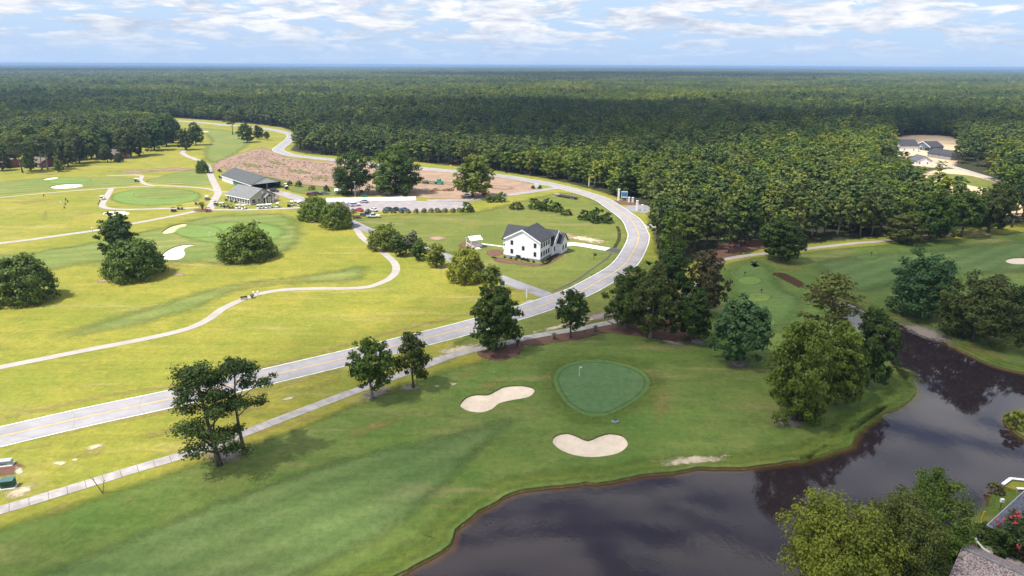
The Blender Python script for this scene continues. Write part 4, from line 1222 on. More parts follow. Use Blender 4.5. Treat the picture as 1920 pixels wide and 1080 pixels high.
# clipped and wild shrubs
for x, y, w in [(662, 399.5, 13), (690, 399.5, 13), (722, 399, 12), (738, 399, 12), (752, 399, 12), (765, 399, 12), (780, 399, 11), (795, 398.5, 12), (808, 398, 12), (821, 398, 14), (834, 398, 13), (849, 398, 13), (862, 397.5, 13), (884, 397.5, 14)]:
    p = G(x, y)
    place_tree('shrub0', p, 2.1, w / ppm(p), random.uniform(0, 6), 'shrub', 'grey-green clipped shrub in the row along the car park', 'shrub', 'shrubs along the car park', 'greyleaf')
for x, y, top, w, mt, lb in [(876, 397, 379, 24, 'oak', 'bigger dark green shrub ending the car park row'),
                             (918, 379, 364, 18, 'oak', 'leafy green bush beside the red car'), (937, 378, 361, 26, 'oak', 'tall weedy bush by the bend of the car park drive'),
                             (968, 392, 378, 28, 'olive', 'low straggly bush at the meadow end of the wild hedge'), (1003, 391, 372, 28, 'oak', 'first thick bush of the wild hedge'),
                             (1022, 394, 373, 30, 'darkoak', 'thick dark bush within the wild hedge'), (1042, 397, 378, 28, 'oak', 'uneven bush within the wild hedge'), (1062, 403, 392, 22, 'olive', 'low thin bush in the gap of the wild hedge'),
                             (1096, 412, 394, 26, 'darkoak', 'dark bush starting the dense clump by the road bend'), (1116, 416, 391, 36, 'darkoak', 'largest dark bush of the dense clump by the road bend'), (1138, 418, 398, 22, 'darkoak', 'dark bush nearest the road in the dense clump'),
                             (560, 350, 338, 14, 'oak', 'weedy bush on the bank behind the cart barn'), (543, 348, 338, 12, 'olive', 'paler weedy bush on the bank by the cart barn'), (585, 356, 347, 14, 'yelleaf', 'bright weedy bush on the bank above the parked cars'), (612, 360, 346, 12, 'olive', 'straggly bush at the edge of the cut-over soil'),
                             (412, 323, 316, 8, 'darkoak', 'dark little bush behind the white barn wall'),
                             (1906, 800, 770, 46, 'yelleaf', 'bright shrub overhanging the far pond corner'), (1866, 922, 905, 30, 'brownleaf', 'rusty leafless-looking shrub at the water by the bulkhead')]:
    p = G(x, y)
    place_tree('shrub1' if w > 20 else 'shrub0', p, height_for(p, top), w / ppm(p), random.uniform(0, 6), 'bush', lb, 'bush', None, mt)

# tufts of ornamental grass beside the footpath
def tuft(name, label, p, h, w, n=60, mat='greyleaf'):
    root = thing(name, label, 'grass tuft', (p.x, p.y, 0))
    mb = MB()
    for i in range(n):
        a = random.uniform(0, 6.28); l = w / 2 * random.uniform(0.3, 1); hh = h * random.uniform(0.6, 1.1)
        c, s_ = math.cos(a), math.sin(a); t = 0.05
        mb.add([(-s_ * t, c * t, 0), (s_ * t, -c * t, 0), (c * l * .55 + s_ * t, s_ * l * .55 - c * t, hh), (c * l * .55 - s_ * t, s_ * l * .55 + c * t, hh), (c * l, s_ * l, hh * 0.62)], [(0, 1, 2, 3), (3, 2, 4)])
    me = mb.mesh('blades', mat)
    a_ = me.attributes.new('tint', 'FLOAT', 'POINT'); a_.data.foreach_set('value', np.random.default_rng(3).random(len(me.vertices)).astype(np.float32))
    link(bpy.data.objects.new('blades', me), root)
    MB().blob((0, 0, 0.12), (w * 0.16, w * 0.16, 0.2), 5, 1).build('root_crown', 'bark', root)


for x, y, lb in ((971, 648, 'spiky ornamental grass at the tip of the round straw bed'), (1039, 636, 'spiky ornamental grass between the two small straw-bed trees'), (1116, 621, 'spiky ornamental grass before the grove in the straw strip')):
    tuft('ornamental_grass', lb, G(x, y), 1.5, 2.6)
tuft('palm_plant', 'tall spiky yucca in the round bed where cart paths meet', G(380, 394), 3.6, 5.0, 70, 'olive')
tuft('ornamental_grass', 'dry ornamental grass beside the bench on the winding path', G(473, 559), 1.1, 2.2, 60, 'greyleaf')

# ------------------------------------------------------------------ the woods
def forest_points():
    g = np.random.default_rng(99)
    out = []

    def grid(y0, y1, sp, xk=0.95):
        ys = np.arange(y0, y1, sp)
        P = []
        for y in ys:
            half = xk * y + 80
            xs = np.arange(-half, half, sp)
            P.append(np.stack([xs + g.uniform(-0.42, 0.42, len(xs)) * sp, y + g.uniform(-0.42, 0.42, len(xs)) * sp], 1))
        return np.concatenate(P)
    A = grid(180, 1000, 7.0)
    B = grid(1000, 2600, 9.0)
    res = []
    for P, sc in ((A, 1.0), (B, 1.3)):
        ok = inside(P, FOREST)
        for l in LOTS_G: ok &= ~inside(P, l)
        P = P[ok]
        res.append((P, np.full(len(P), sc)))
    return res


def vnoise(P, sc, seed):
    g = np.random.default_rng(seed); tab = g.random((64, 64))
    q = P / sc; i = np.floor(q).astype(int); f = q - i; f = f * f * (3 - 2 * f)
    def at(dx, dy): return tab[(i[:, 0] + dx) % 64, (i[:, 1] + dy) % 64]
    return (at(0, 0) * (1 - f[:, 0]) + at(1, 0) * f[:, 0]) * (1 - f[:, 1]) + (at(0, 1) * (1 - f[:, 0]) + at(1, 1) * f[:, 0]) * f[:, 1]


KINDS = ['fleaf0', 'fleaf1', 'fleaf2', 'fpine0', 'fpine1', 'fpine2', 'fyel0', 'fyel1']
proto_col = bpy.data.collections.new('forest_kinds')
for i, k in enumerate(KINDS):
    pr = PROTO[k]
    bm = bmesh.new(); bm.from_mesh(pr['crown'])
    nf = len(bm.faces)
    bm.from_mesh(pr['trunk'])
    me = bpy.data.meshes.new('forest_tree'); 
    for f in bm.faces: f.material_index = 0
    bm.faces.ensure_lookup_table()
    for f in bm.faces[nf:]: f.material_index = 1
    bm.to_mesh(me); bm.free()
    me.materials.append(pr['crown'].materials[0]); me.materials.append(pr['trunk'].materials[0])
    o = bpy.data.objects.new(f'k{i}_forest_tree', me); proto_col.objects.link(o)
# patches of far canopy: many coarse crowns in one tile
for i in range(2):
    g = np.random.default_rng(300 + i)
    xy = np.array([((a + g.uniform(0.1, .9)) * 9 - 31.5, (b + g.uniform(0.1, .9)) * 9 - 31.5) for a in range(7) for b in range(7)])
    hh = g.uniform(11, 19, len(xy))
    cent = np.concatenate([xy, hh[:, None] - 3], 1)
    rad = np.stack([g.uniform(4, 6, len(xy))] * 2 + [g.uniform(3.2, 5.5, len(xy))], 1)
    V, Q, T = leaf_cloud(cent, rad, 30, 2.9, g, None, 0.4)
    me = np_mesh('canopy_tile', V, Q, T, 'fleaf' if i == 0 else 'farleaf')
    proto_col.objects.link(bpy.data.objects.new(f'k{8 + i}_canopy_tile', me))

pts = forest_points()
P1, S1 = pts[0]; P2, S2 = pts[1]


def choose(P, g):
    n1, n2 = vnoise(P, 120, 1), vnoise(P, 34, 2)
    v = 0.62 * n1 + 0.38 * n2 + g.uniform(-0.16, 0.16, len(P))
    # planted pines beyond the road bend, mixed leaf trees nearer the course and farther off
    w = np.exp(-(((P[:, 0] - 60) / 330) ** 2 + ((P[:, 1] - 700) / 260) ** 2)) * 0.3
    v = v - w + 0.22 * np.clip((P[:, 1] - 900) / 500, 0, 1)
    k = np.where(v < 0.47, 3 + g.integers(0, 3, len(P)), np.where(v < 0.80, g.integers(0, 3, len(P)), 6 + g.integers(0, 2, len(P))))
    return k


# trees that would hide the new houses were felled: keep only those low enough to leave the view open
def top_row(p, h): return proj((p[0], p[1], h))[1]
keep = np.ones(len(P1), bool)
cap = np.full(len(P1), 9.0)
for i, p in enumerate(P1):
    bx, by = proj((p[0], p[1], 0))
    if 1640 < bx < 1850 and 300 < by < 425:
        lim = np.interp(bx, (1640, 1690, 1700, 1745, 1790, 1850), (288, 288, 306, 306, 318, 312))
        if top_row(p, 19) < lim:
            h = height_for(Vector((p[0], p[1], 0)), lim)
            cap[i] = h / 21.0
            keep[i] = h > 7
P1, S1, cap = P1[keep], S1[keep], cap[keep]
g_ = np.random.default_rng(5)
K1, K2 = choose(P1, g_), choose(P2, g_)
# the 300 nearest that stand in the picture become things of their own
scr = np.array([proj((p[0], p[1], 10)) for p in P1])
vis = (scr[:, 0] > -20) & (scr[:, 0] < 1940)
# front rows only: distance to the wood's edge
EDG = np.array([(p.x, p.y) for p in fe])
def edge_dist(P):
    d = np.full(len(P), 1e9)
    for a, b in zip(EDG[:-1], EDG[1:]):
        ab = b - a; t = np.clip(((P - a) @ ab) / (ab @ ab), 0, 1)
        d = np.minimum(d, np.linalg.norm(P - (a + t[:, None] * ab), axis=1))
    return d
ed = edge_dist(P1)
score = np.linalg.norm(P1, axis=1) + 2.0 * np.maximum(0, ed - 30)
score[~vis] = 1e9
order = np.argsort(score)[:300]
single = np.zeros(len(P1), bool); single[order] = True
FL = {0: ('broadleaf_tree', 'green broadleaf tree crowded among others in the wood beyond the road', 'broadleaf trees of the wood'),
      1: ('pine_tree', 'dark pine crowded among others in the wood beyond the road', 'pines of the wood'),
      2: ('broadleaf_tree', 'pale yellow-green broadleaf tree crowded among others in the wood', 'pale trees of the wood')}
for i in order:
    k = KINDS[K1[i]]; pr = PROTO[k]
    nm, lb, gr = FL[0 if K1[i] < 3 else (1 if K1[i] < 6 else 2)]
    sH = min(cap[i], g_.uniform(0.62, 1.12)); sW = g_.uniform(0.9, 1.4) * min(1, 0.4 + 0.7 * sH)
    place_tree(k, Vector((*P1[i], 0)), pr['H'] * sH, pr['W'] * sW, g_.uniform(0, 6.28), nm, lb, 'tree', gr)


def woodland(name, P, K, S, label):
    me = bpy.data.meshes.new(name)
    me.vertices.add(len(P))
    me.vertices.foreach_set('co', np.concatenate([P, np.zeros((len(P), 1))], 1).astype(np.float32).ravel())
    a = me.attributes.new('kind_id', 'INT', 'POINT'); a.data.foreach_set('value', K.astype(np.int32))
    a = me.attributes.new('size3', 'FLOAT_VECTOR', 'POINT'); a.data.foreach_set('vector', S.astype(np.float32).ravel())
    a = me.attributes.new('turn', 'FLOAT', 'POINT'); a.data.foreach_set('value', g_.uniform(0, 6.28, len(P)).astype(np.float32))
    o = link(bpy.data.objects.new(name, me))
    ng = bpy.data.node_groups.new(name + '_scatter', 'GeometryNodeTree')
    ng.interface.new_socket('Geometry', in_out='INPUT', socket_type='NodeSocketGeometry')
    ng.interface.new_socket('Geometry', in_out='OUTPUT', socket_type='NodeSocketGeometry')
    N, L = ng.nodes, ng.links
    gi, go = N.new('NodeGroupInput'), N.new('NodeGroupOutput')
    iop = N.new('GeometryNodeInstanceOnPoints')
    ci = N.new('GeometryNodeCollectionInfo'); ci.inputs[0].default_value = proto_col
    ci.inputs['Separate Children'].default_value = True; ci.inputs['Reset Children'].default_value = True
    def attr(nm, t):
        n = N.new('GeometryNodeInputNamedAttribute'); n.data_type = t; n.inputs[0].default_value = nm; return n.outputs[0]
    cx = N.new('ShaderNodeCombineXYZ'); L.new(attr('turn', 'FLOAT'), cx.inputs[2])
    L.new(gi.outputs[0], iop.inputs['Points']); L.new(ci.outputs[0], iop.inputs['Instance'])
    iop.inputs['Pick Instance'].default_value = True
    L.new(attr('kind_id', 'INT'), iop.inputs['Instance Index'])
    L.new(cx.outputs[0], iop.inputs['Rotation']); L.new(attr('size3', 'FLOAT_VECTOR'), iop.inputs['Scale'])
    L.new(iop.outputs[0], go.inputs[0])
    o.modifiers.new('scatter', 'NODES').node_group = ng
    return tag(o, label, 'woodland', None, 'stuff')


def sizes(n, sc):
    w = g_.uniform(0.85, 1.5, n) * sc; h = np.clip(g_.normal(0.92, 0.14, n), 0.55, 1.25) * (1 + (sc - 1) * 0.15)
    return np.stack([w, w, h], 1)


rest = ~single
LOWF = lambda P: 0.72 + 0.5 * vnoise(P, 160, 21)
CAPS = sizes(rest.sum(), 1.0); CAPS[:, 2] *= LOWF(P1[rest]); S2v = sizes(len(P2), 1.3); S2v *= LOWF(P2)[:, None]; CAPS[:, 2] = np.minimum(CAPS[:, 2], cap[rest])
woodland('woodland', np.concatenate([P1[rest], P2]), np.concatenate([K1[rest], K2]), np.concatenate([CAPS, S2v]), 'mixed pine and broadleaf forest spreading from the road to the distance')
# far canopy tiles out to the horizon
ft = []
for y0, y1, sp, sc in ((2600, 6000, 52, 1.0), (6000, 14000, 105, 2.0)):
    for y in np.arange(y0, y1, sp):
        xs = np.arange(-0.95 * y - 100, 0.95 * y + 100, sp)
        ft.append(np.stack([xs + g_.uniform(-.2, .2, len(xs)) * sp, np.full(len(xs), y) + g_.uniform(-.2, .2, len(xs)) * sp, np.full(len(xs), sc)], 1))
ft = np.concatenate(ft)
fk = np.where(vnoise(ft[:, :2], 600, 8) + g_.uniform(-.2, .2, len(ft)) < 0.5, 8, 9)
ft_h = g_.uniform(0.8, 1.25, len(ft)) + 0.25 * vnoise(ft[:, :2], 900, 4)
woodland('far_woodland', ft[:, :2], fk, np.stack([ft[:, 2], ft[:, 2], ft_h], 1), 'unbroken far forest canopy fading blue to the horizon')


# ================================================================== buildings
def frame2(ax, ay, bx, by):
    """place with local x along the ground line a->b; returns origin at b, angle, length"""
    a, b = G(ax, ay), G(bx, by)
    d = b - a
    return b, math.atan2(d.y, d.x), d.length


def gable_walls(mb, x0, x1, y0, y1, z0, ze, zr, axis):
    """walls with a gable; axis is the ridge direction"""
    if axis == 'y':
        m = (x0 + x1) / 2
        vs = [(x, y, z) for y in (y0, y1) for x, z in ((x0, z0), (x1, z0), (x1, ze), (m, zr), (x0, ze))]
    else:
        m = (y0 + y1) / 2
        vs = [(x, y, z) for x in (x0, x1) for y, z in ((y0, z0), (y1, z0), (y1, ze), (m, zr), (y0, ze))]
    fs = [(0, 1, 2, 3, 4), (9, 8, 7, 6, 5), (0, 5, 6, 1), (1, 6, 7, 2), (2, 7, 8, 3), (3, 8, 9, 4), (4, 9, 5, 0)]
    return mb.add(vs, fs)


def gable_roof(mb, x0, x1, y0, y1, ze, zr, axis, over=0.45, th=0.2):
    for s in (-1, 1):
        if axis == 'y':
            m = (x0 + x1) / 2; hw = (x1 - x0) / 2; sl = (zr - ze) / hw
            e = (m + s * (hw + over), ze - over * sl)
            prof = [(m, zr + 0.06), (e[0], e[1] + 0.06), (e[0], e[1] + 0.06 + th), (m, zr + 0.06 + th)]
            mb.profile(prof, y0 - over, y1 + over)
        else:
            m = (y0 + y1) / 2; hw = (y1 - y0) / 2; sl = (zr - ze) / hw
            e = (m + s * (hw + over), ze - over * sl)
            prof = [(m, zr + 0.06), (e[0], e[1] + 0.06), (e[0], e[1] + 0.06 + th), (m, zr + 0.06 + th)]
            vs = [(x, p[0], p[1]) for x in (x0 - over, x1 + over) for p in prof]
            mb.add(vs, [(0, 1, 2, 3), (7, 6, 5, 4), (0, 4, 5, 1), (1, 5, 6, 2), (2, 6, 7, 3), (3, 7, 4, 0)])
    return mb


def rake_trim(mb, x0, x1, y, ze, zr, over=0.45, t=0.32):
    """white boards along the sloping gable edges of a roof whose ridge runs along y"""
    m = (x0 + x1) / 2; hw = (x1 - x0) / 2; sl = (zr - ze) / hw
    for s in (-1, 1):
        e = (m + s * (hw + over), ze - over * sl)
        mb.profile([(m, zr - t + 0.05), (e[0], e[1] - t + 0.05), (e[0], e[1] + 0.22), (m, zr + 0.22)], y - 0.06, y)
    return mb


def window(parent, x, y, z, w, h, face, frame='trim', glass='glass', mullion=True):
    """window standing proud of a wall; face is the wall's outward side"""
    def b(mb, u0, u1, z0, z1, d0, d1):
        if face == '-y': mb.box(x + u0, x + u1, y - d1, y - d0, z + z0, z + z1)
        elif face == '+y': mb.box(x + u0, x + u1, y + d0, y + d1, z + z0, z + z1)
        elif face == '+x': mb.box(x + d0, x + d1, y + u0, y + u1, z + z0, z + z1)
        else: mb.box(x - d1, x - d0, y + u0, y + u1, z + z0, z + z1)
    mb = MB(); t = 0.1
    b(mb, -w / 2, -w / 2 + t, 0, h, 0.003, 0.10); b(mb, w / 2 - t, w / 2, 0, h, 0.003, 0.10)
    b(mb, -w / 2 + t, w / 2 - t, 0, t, 0.003, 0.10); b(mb, -w / 2 + t, w / 2 - t, h - t, h, 0.003, 0.10)
    if mullion: b(mb, -w / 2 + t, w / 2 - t, h / 2 - 0.04, h / 2 + 0.04, 0.03, 0.09)
    wo = mb.build('window', frame, parent)
    g = MB(); b(g, -w / 2 + t, w / 2 - t, t, h - t, 0.005, 0.04); g.build('pane', glass, wo)
    return wo


def white_house():
    o, rz, L = frame2(947, 481.3, 1012.5, 491)
    h = thing('white_house', 'white two-storey house with charcoal gabled roof on the lawn inside the road bend', 'house', o, rz)
    D, ze, zr = 8.4, 6.6, 10.1
    MB().box(-L - 0.08, 0.08, -0.08, D, -0.2, 0.75).build('foundation', 'found', h)
    gable_walls(MB(), -L, 0, 0, D, 0.75, ze, zr, 'y').build('wall', 'white', h)
    r = gable_roof(MB(), -L, 0, 0, D + 2.6, ze, zr, 'y', 0.32).build('roof', 'shingle', h)
    rake_trim(MB(), -L, 0, -0.33, ze, zr, 0.32).build('rake_board', 'trim', r)
    # cross wing behind, lower
    wx0, wx1, wy0, wy1, we, wr = -L - 5.2, 0.6, D + 0.02, D + 9.0, 3.9, 7.9
    gable_walls(MB(), wx0, wx1, wy0, wy1, 0.0, we, wr, 'x').build('wing_wall', 'white', h)
    gable_roof(MB(), wx0, wx1, wy0, wy1, we, wr, 'x').build('wing_roof', 'shingle', h)
    mb = MB()
    m, hw, sl = (wy0 + wy1) / 2, (wy1 - wy0) / 2, (wr - we) / ((wy1 - wy0) / 2)
    for s in (-1, 1):
        e = (m + s * (hw + 0.45), we - 0.45 * sl)
        pr = [(m, wr - 0.3), (e[0], e[1] - 0.3), (e[0], e[1] + 0.22), (m, wr + 0.22)]
        mb.add([(x, p[0], p[1]) for x in (wx1 + 0.46, wx1 + 0.54) for p in pr], [(0, 1, 2, 3), (7, 6, 5, 4), (0, 4, 5, 1), (1, 5, 6, 2), (2, 6, 7, 3), (3, 7, 4, 0)])
    mb.build('rake_board', 'trim', h)
    # small gabled bay at the road end
    bx0, bx1, by0, by1, be, br = 0.6, 2.4, D + 4.0, D + 9.2, 3.9, 6.7
    gable_walls(MB(), bx0, bx1, by0, by1, 0.0, be, br, 'x').build('bay_wall', 'white', h)
    gable_roof(MB(), bx0 - 2.4, bx1, by0, by1, be, br, 'x', 0.35).build('bay_roof', 'shingle', h)
    for x, z in ((-L + 2.6, 1.6), (-L + 2.6, 4.6), (-1.9, 1.6), (-1.9, 4.6)): window(h, x, 0, z, 0.95, 1.5, '-y', 'dark')
    window(h, -L / 2 + 0.3, 0, 3.2, 0.95, 1.4, '-y', 'dark')
    for y in (1.1, 3.0, 4.9, 6.8):
        for z in (1.5, 4.5): window(h, 0, y, z, 0.95, 1.6, '+x', 'dark')
    window(h, 0.6, D + 2.0, 1.3, 0.9, 1.6, '+x', 'dark')
    for y in (D + 5.3, D + 7.8): window(h, 2.4, y, 1.2, 0.95, 1.7, '+x', 'dark')
    d = MB().box(-L + 4.2, -L + 5.9, -0.09, -0.003, 0.0, 1.3).build('crawl_door', 'black', h)
    MB().box(-L + 4.5, -L + 4.6, -0.12, -0.09, 0.6, 0.75).build('handle', 'steel', d)
    for x in (-6.6, -5.2):
        a = MB().box(x, x + 0.9, -1.3, -0.4, 0, 0.85).build('air_conditioner', 'black', h)
        MB().prism([(x + 0.45 + 0.3 * math.cos(t), -0.85 + 0.3 * math.sin(t)) for t in [k * math.pi / 4 for k in range(8)]], 0.85, 0.89).build('fan_grille', 'steel', a)
    p = MB().box(-L - 2.2, -L - 0.09, 3.0, 8.5, 0, 0.7).build('porch', 'trim', h)
    MB().box(-L - 2.3, -L - 0.09, 2.9, 8.6, 3.2, 3.45).build('porch_roof', 'shingle', p)
    for y in (3.2, 5.7, 8.2): MB().box(-L - 2.1, -L - 1.9, y, y + 0.2, 0.7, 3.2).build('porch_post', 'trim', p)
    # planted shrubs along the walls are things of their own
    for k, (x, y) in enumerate([(-12.6, -1.4), (-10.2, -1.5), (-8.2, -1.7), (-3.6, -1.5), (-1.6, -1.6), (1.4, -0.8), (1.5, 1.2), (1.5, 3.0), (1.6, 5.0), (1.6, 7.2), (1.7, 8.8)]):
        q = Matrix.Rotation(rz, 4, 'Z') @ Vector((x, y, 0)) + o
        place_tree('shrub0', q, 0.85, 1.1, k, 'shrub', 'small dark foundation shrub in the mulch round the white house', 'shrub', 'foundation shrubs of the white house', 'darkoak')


white_house()


def gazebo():
    p = G(889, 463)
    t = thing('gazebo', 'small open garden pavilion with white metal roof on a pale deck', 'gazebo', p, R(28))
    MB().box(-2.2, 2.2, -2.2, 2.2, 0.35, 0.55).build('deck', 'pinkwood', t)
    for sx in (-1, 1):
        for sy in (-1, 1):
            MB().box(sx * 2.05 - 0.1, sx * 2.05 + 0.1, sy * 2.05 - 0.1, sy * 2.05 + 0.1, 0, 3.0).build('post', 'trim', t)
    for sy in (-1, 1):
        r_ = MB().box(-1.95, 1.95, sy * 2.05 - 0.04, sy * 2.05 + 0.04, 1.35, 1.45).box(-1.95, 1.95, sy * 2.05 - 0.04, sy * 2.05 + 0.04, 0.65, 0.72)
        for k in range(14): r_.box(-1.85 + k * 0.28, -1.79 + k * 0.28, sy * 2.05 - 0.03, sy * 2.05 + 0.03, 0.72, 1.35)
        r_.build('railing', 'trim', t)
    for sx in (-1, 1):
        r_ = MB().box(sx * 2.05 - 0.04, sx * 2.05 + 0.04, -1.95, 1.95, 1.35, 1.45)
        for k in range(14): r_.box(sx * 2.05 - 0.03, sx * 2.05 + 0.03, -1.85 + k * 0.28, -1.79 + k * 0.28, 0.56, 1.35)
        r_.build('railing', 'trim', t)
    gable_roof(MB(), -2.2, 2.2, -2.2, 2.2, 3.0, 4.0, 'x', 0.2, 0.1).build('roof', 'tin', t)
    s = MB().box(-0.9, 0.9, -4.2, -2.25, 0.0, 0.25).box(-0.9, 0.9, -3.3, -2.25, 0.25, 0.45)
    s.build('steps', 'pinkwood', t)


gazebo()


def clubhouse():
    o, rz, L = frame2(427, 375.5, 470, 384.5)
    W = (G(523, 377) - o).length * 0.98
    h = thing('clubhouse', 'long beige clubhouse with grey shingle roof and white-columned window front', 'clubhouse', o, rz)
    ze, zr = 3.0, 6.6
    gable_walls(MB(), -L, 0, 0, W, 0, ze, zr, 'x').build('wall', 'beige', h)
    gable_roof(MB(), -L, 0, 0, W, ze, zr, 'x', 0.6).build('roof', 'greyroof', h)
    MB().box(-L - 0.5, 0.5, -0.72, -0.62, ze - 0.55, ze - 0.2).build('gutter', 'trim', h)
    n = 9
    for k in range(n):
        x = -L + (k + 0.5) * L / n
        window(h, x, 0, 0.5, L / n * 0.72, 2.0, '-y')
    for k in range(n + 1):
        x = -L + k * L / n
        MB().box(x - 0.12, x + 0.12, -0.35, -0.11, 0, ze - 0.3).build('column', 'trim', h)
    window(h, 0, 1.8, 0.6, 2.2, 1.9, '+x'); window(h, 0, W * 0.33, 0.9, 1.5, 1.3, '+x'); window(h, 0, W * 0.86, 0.9, 1.5, 1.3, '+x')
    # entrance portico
    y0, y1 = W * 0.46, W * 0.74
    p = gable_roof(MB(), 0.05, 3.0, y0, y1, 2.9, 4.3, 'x', 0.3, 0.15).build('portico_roof', 'greyroof', h)
    for y in (y0 + 0.15, (y0 + y1) / 2 - 0.5, (y0 + y1) / 2 + 0.5, y1 - 0.15):
        MB().box(2.75, 2.98, y - 0.11, y + 0.11, 0, 2.85).build('column', 'trim', h)
    d = MB().box(0.003, 0.09, (y0 + y1) / 2 - 0.9, (y0 + y1) / 2 + 0.9, 0, 2.3).build('door', 'glass', h)
    MB().box(0.1, 0.16, (y0 + y1) / 2 - 0.05, (y0 + y1) / 2 + 0.05, 0.9, 1.3).build('handle', 'steel', d)
    MB().tube([(0.02, W / 2 + 0.0, 4.9), (0.06, W / 2, 4.9)], 0.5, 12).build('gable_vent', 'trim', h)
    for x in (-L + 0.5, -L * 0.75, -L * 0.55):
        q = Matrix.Rotation(rz, 4, 'Z') @ Vector((x, -1.1, 0)) + o
        place_tree('shrub0', q, 1.1, 1.4, x, 'shrub', 'low shrub against the clubhouse window front', 'shrub', 'shrubs before the clubhouse', 'darkoak')


clubhouse()


def flag_stars():
    p = G(514, 383)
    t = thing('flag', 'american flag hanging from a short white pole at the clubhouse entrance', 'flag', p, R(5))
    MB().tube([(0, 0, 0), (0, 0, 4.4)], 0.06, 8).build('pole', 'trim', t)
    n = 13; w, hh = 2.5, 1.5
    for k in range(n):
        z1 = 4.3 - k * hh / n; x0 = 0.06 if k > 6 else 0.06 + w * 0.4
        mb = MB(); prev = None
        for j in range(7):
            u = x0 + (w - x0) * j / 6; y = 0.12 * math.sin(u * 3.2)
            zz = z1 - 0.12 * u
            cur = [(u, y, zz), (u, y, zz - hh / n)]
            if prev: mb.add([prev[0], prev[1], cur[1], cur[0]], [(0, 1, 2, 3)])
            prev = cur
        mb.build('stripe', 'red_paint' if k % 2 == 0 else 'cloth', t)
    mb = MB(); prev = None
    for j in range(4):
        u = 0.06 + w * 0.4 * j / 3; y = 0.12 * math.sin(u * 3.2); zz = 4.3 - 0.12 * u
        cur = [(u, y, zz), (u, y, zz - hh * 7 / n)]
        if prev: mb.add([prev[0], prev[1], cur[1], cur[0]], [(0, 1, 2, 3)])
        prev = cur
    c = mb.build('canton', 'blue_paint', t)
    st = MB()
    for r in range(5):
        for q in range(5):
            u, z = 0.16 + q * 0.19, 4.2 - r * 0.15
            y = 0.12 * math.sin(u * 3.2) - 0.012
            pts = [(u + rr * math.sin(a), y, z - 0.12 * u + rr * math.cos(a)) for k in range(10) for a, rr in [(k * math.pi / 5, 0.055 if k % 2 == 0 else 0.022)]]
            st.add(pts, [tuple(range(10))])
    st.build('star_field', 'cloth', c)


flag_stars()


def barn():
    o, rz, L = frame2(417, 338.5, 474, 358)
    W = (G(526, 351) - o).length
    h = thing('cart_barn', 'long cart barn with dark roof and teal and white metal walls', 'barn', o, rz)
    ze, zr = 3.2, 6.3
    MB().box(-L, -L * 0.62, 0, 0.15, 0, ze).build('white_wall', 'white', h)
    MB().box(-L * 0.62 + 0.02, 0, 0.0, 0.15, 0, ze).build('teal_wall', 'teal', h)
    MB().box(-L, 0, W - 0.15, W, 0, ze).build('back_wall', 'teal', h)
    MB().box(-L, -L + 0.15, 0.16, W - 0.16, 0, ze).build('end_wall', 'white', h)
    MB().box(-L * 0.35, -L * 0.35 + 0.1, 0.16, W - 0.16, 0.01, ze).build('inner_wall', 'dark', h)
    gable_roof(MB(), -L, 0, 0, W, ze, zr, 'x', 0.6).build('roof', 'darkroof', h)
    m = W / 2
    MB().add([(x, y, z) for x in (-0.12, 0.0) for y, z in ((0.0, ze), (W, ze), (m, zr))], [(0, 1, 2), (5, 4, 3), (0, 3, 4, 1), (1, 4, 5, 2), (2, 5, 3, 0)]).build('gable_panel', 'white', h)
    MB().box(-L - 0.5, 0.5, -0.74, -0.64, ze - 0.62, ze - 0.3).build('gutter', 'trim', h)
    for k in range(3): MB().box(-0.2, 0.0, 0.3 + k * (W - 0.8) / 2, 0.5 + k * (W - 0.8) / 2, 0, ze).build('post', 'steel', h)


barn()


def simple_house(px_a, px_b, W, ze, zr, wall, roof, label, name='house', n_win=4, door=True, porch=False, axis='x', garage=False):
    o, rz, L = frame2(*px_a, *px_b)
    h = thing(name, label, 'house', o, rz)
    gable_walls(MB(), -L, 0, 0, W, 0, ze, zr, axis).build('wall', wall, h)
    gable_roof(MB(), -L, 0, 0, W, ze, zr, axis, 0.5).build('roof', roof, h)
    for k in range(n_win):
        x = -L + (k + 0.5) * L / n_win
        if garage and k == n_win - 1:
            g = MB().box(x - L / n_win * 0.42, x + L / n_win * 0.42, -0.09, -0.003, 0, 2.3).build('garage_door', 'dark', h)
            continue
        window(h, x, 0, 0.9, 1.1, 1.4, '-y')
    for k in range(2): window(h, 0, (k + 0.5) * W / 2, 0.9, 1.1, 1.4, '+x')
    if porch:
        MB().box(-L * 0.98, -L * 0.5, -2.2, -0.01, 2.55, 2.75).build('porch_roof', 'trim', h)
        for k in range(4): MB().box(-L * 0.97 + k * L * 0.15, -L * 0.97 + k * L * 0.15 + 0.25, -2.1, -1.85, 0, 2.55).build('porch_post', 'trim', h)
    if axis == 'y': rake_trim(MB(), -L, 0, -0.52, ze, zr, 0.5).build('rake_board', 'trim', h)
    return h


simple_house((1714, 279), (1743, 283.5), 12, 3.2, 6.6, 'bluewall', 'shingle', 'slate-blue new house with white gable trim and dark garage on sand', n_win=3, porch=True, axis='y', garage=True)
simple_house((1738, 294), (1782, 301), 11, 3.1, 6.0, 'found', 'shingle', 'low grey new house with charcoal roof beside the street', n_win=4)
simple_house((1666, 279), (1686, 284), 14, 4.2, 8.2, 'white', 'shingle', 'tall white gabled new house half hidden by trees', n_win=2, axis='y')
simple_house((1616, 256), (1640, 259), 12, 3.2, 6.8, 'white', 'shingle', 'white new house with dark roof behind the dark pines', n_win=3)
simple_house((1560, 249), (1586, 251), 12, 3.2, 6.8, 'white', 'shingle', 'farthest white new house at the end of the sandy lots', n_win=3)
simple_house((1702, 306), (1716, 310), 10, 3.0, 6.0, 'white', 'blueroof', 'partly hidden white house with blue-grey roof below the new houses', n_win=2)
